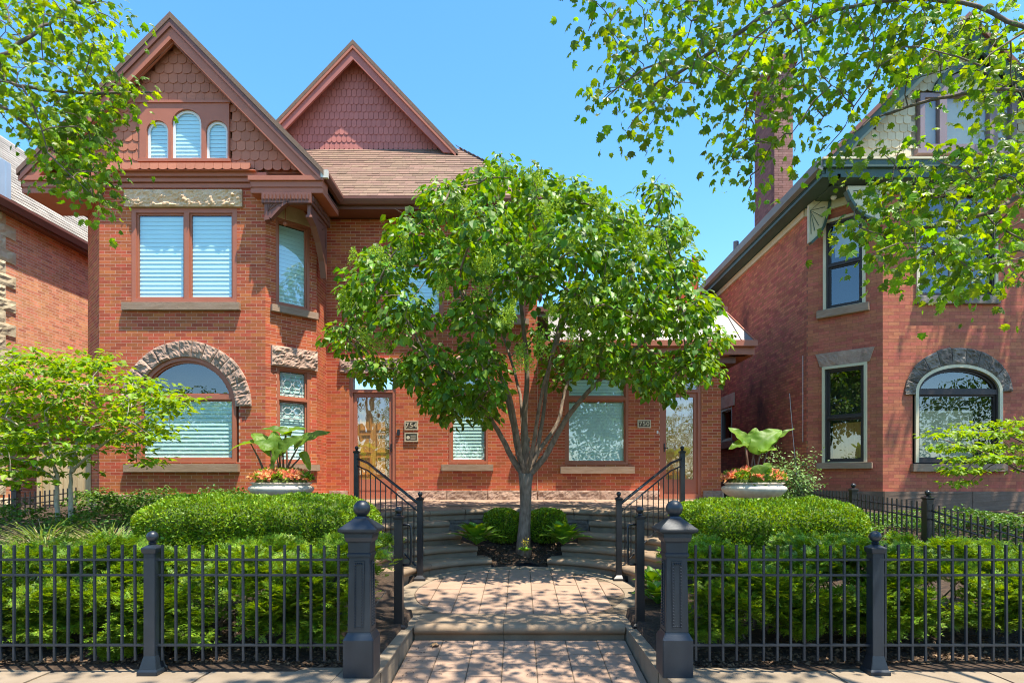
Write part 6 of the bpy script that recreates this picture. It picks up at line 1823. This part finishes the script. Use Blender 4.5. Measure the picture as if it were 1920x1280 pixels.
cover('ground_cover', 'green ground cover along the fence between the yards on the right', [(4.6, 5.6, 7.6, 10.6, .36), (5.75, 7.4, 7.6, 10.0, .40), (7.4, 9.8, 8.6, 10.2, .36), (5.8, 8.5, 10.0, 10.8, .26), (4.5, 5.5, 10.4, 12.6, .3)], 14000, 'l_cover')
c = P(1480, 905, 11.7)
T_ = thing('euonymus_shrub', (c.x, c.y, zground(c.x, c.y)), 'pale variegated shrub behind the right planter', 'shrub')
cs = [c + Vector((R.gauss(0, .26), R.gauss(0, .2), R.gauss(.05, .20))) for _ in range(60)]
mb = MB(); nd = [Vector((c.x, c.y, zground(c.x, c.y)))]; grow(mb, nd, cs[::2], r_tip=.003, r_base=.012, up=.1, n=4, zslack=9); mb.build('stems', M['bark_d'], T_)
(v, t), _ = blob_leaves(cs, [.13] * 60, 30, (.03, .06), 'oval', droop=.2, upn=.8); cloud('foliage', v, t, M['l_varieg'], T_)
b = Vector((-.86, 6.42, zpath(6.42) + .012))
tv, tt = TEMPL['maple']; T_ = inst('dry_leaf', tri_mesh('dry_leaf', tv * [1, 1, 1.9], tt, M['dryleaf']), b + Vector((0, 0, .02)), None, rot=(.5, .35, .6)); T_.scale = (.09, .09, .09)
tag(T_, 'curled dry brown leaf lying on the path below the step', 'leaf')

# ---------------- trees across the street: seen only in the window panes
n = 42000; tx_ = NR.choice(np.array([-34, -25, -17, -9, -1, 8, 16, 25, 34.0]), n)
d = norm(rnd(n)) * (NR.uniform(.25, 1, n) ** .5)[:, None]
pos = np.stack([tx_ + d[:, 0] * 4.3, -24 + d[:, 1] * 4 + 3 * np.sin(tx_), 4.6 + d[:, 2] * 3.9 + .9 * np.cos(tx_ * 1.3)], 1)
v, t = leaves(pos, rnd(n), rnd(n), NR.uniform(.16, .36, n), 'dia')
far = [(v, t)]
for x in (-34, -25, -17, -9, -1, 8, 16, 25, 34.0):
    mb = MB(); mb.tube([(x, -24 + 3 * math.sin(x), -.5), (x, -24 + 3 * math.sin(x), 4)], [.3, .2], 6)
    vv = np.array(mb.v); tri = []
    for f in mb.f:
        for k in range(1, len(f) - 1): tri.append((f[0], f[k], f[k + 1]))
    far.append((vv, np.array(tri)))
V, T = merge(far)
tag(cloud('far_trees', V, T, M['l_cover']), 'row of leafy trees across the street, mirrored in the window panes', 'trees')
# scattered bark chips on the soil, and one dry leaf on the path
n = 9000
px_ = NR.uniform(-5.5, 5.5, n); py_ = 5.19 + NR.exponential(0.35, n); 
keep = [(abs(a) > 1.5 and b < 7.0) for a, b in zip(px_, py_)]
px_ = px_[keep]; py_ = py_[keep]
pz_ = np.array([zground(a, b) for a, b in zip(px_, py_)]) + .008
pos = np.stack([px_, py_, pz_], 1)
nb = 1400
rb = np.sqrt(NR.uniform(1.7 ** 2, 3.0 ** 2, nb)); ab = NR.uniform(-.3, .3, nb)
pb = np.stack([LC[0] + rb * np.sin(ab), LC[1] + rb * np.cos(ab), np.array([bedz(r) for r in rb]) + .045], 1)
nd = 260
dx = np.where(NR.uniform(0, 1, nd) < .6, NR.uniform(-1.12, -.75, nd), NR.uniform(-1.1, 1.12, nd)); dy_ = NR.uniform(5.0, 6.64, nd)
pd = np.stack([dx, dy_, np.array([zpath(y) for y in dy_]) + .006], 1)
pos = np.concatenate([pos, pb, pd]); n = len(pos)
v, t = leaves(pos, rnd(n) * [1, 1, .25], np.array([0, 0, 1.0]) + rnd(n, .45), np.concatenate([NR.uniform(.02, .06, n - nd), NR.uniform(.006, .022, nd)]), 'dia')
tag(cloud('bark_chips', v, t, M['chip']), 'scattered bark chips and dry leaf litter under the hedges', 'mulch')
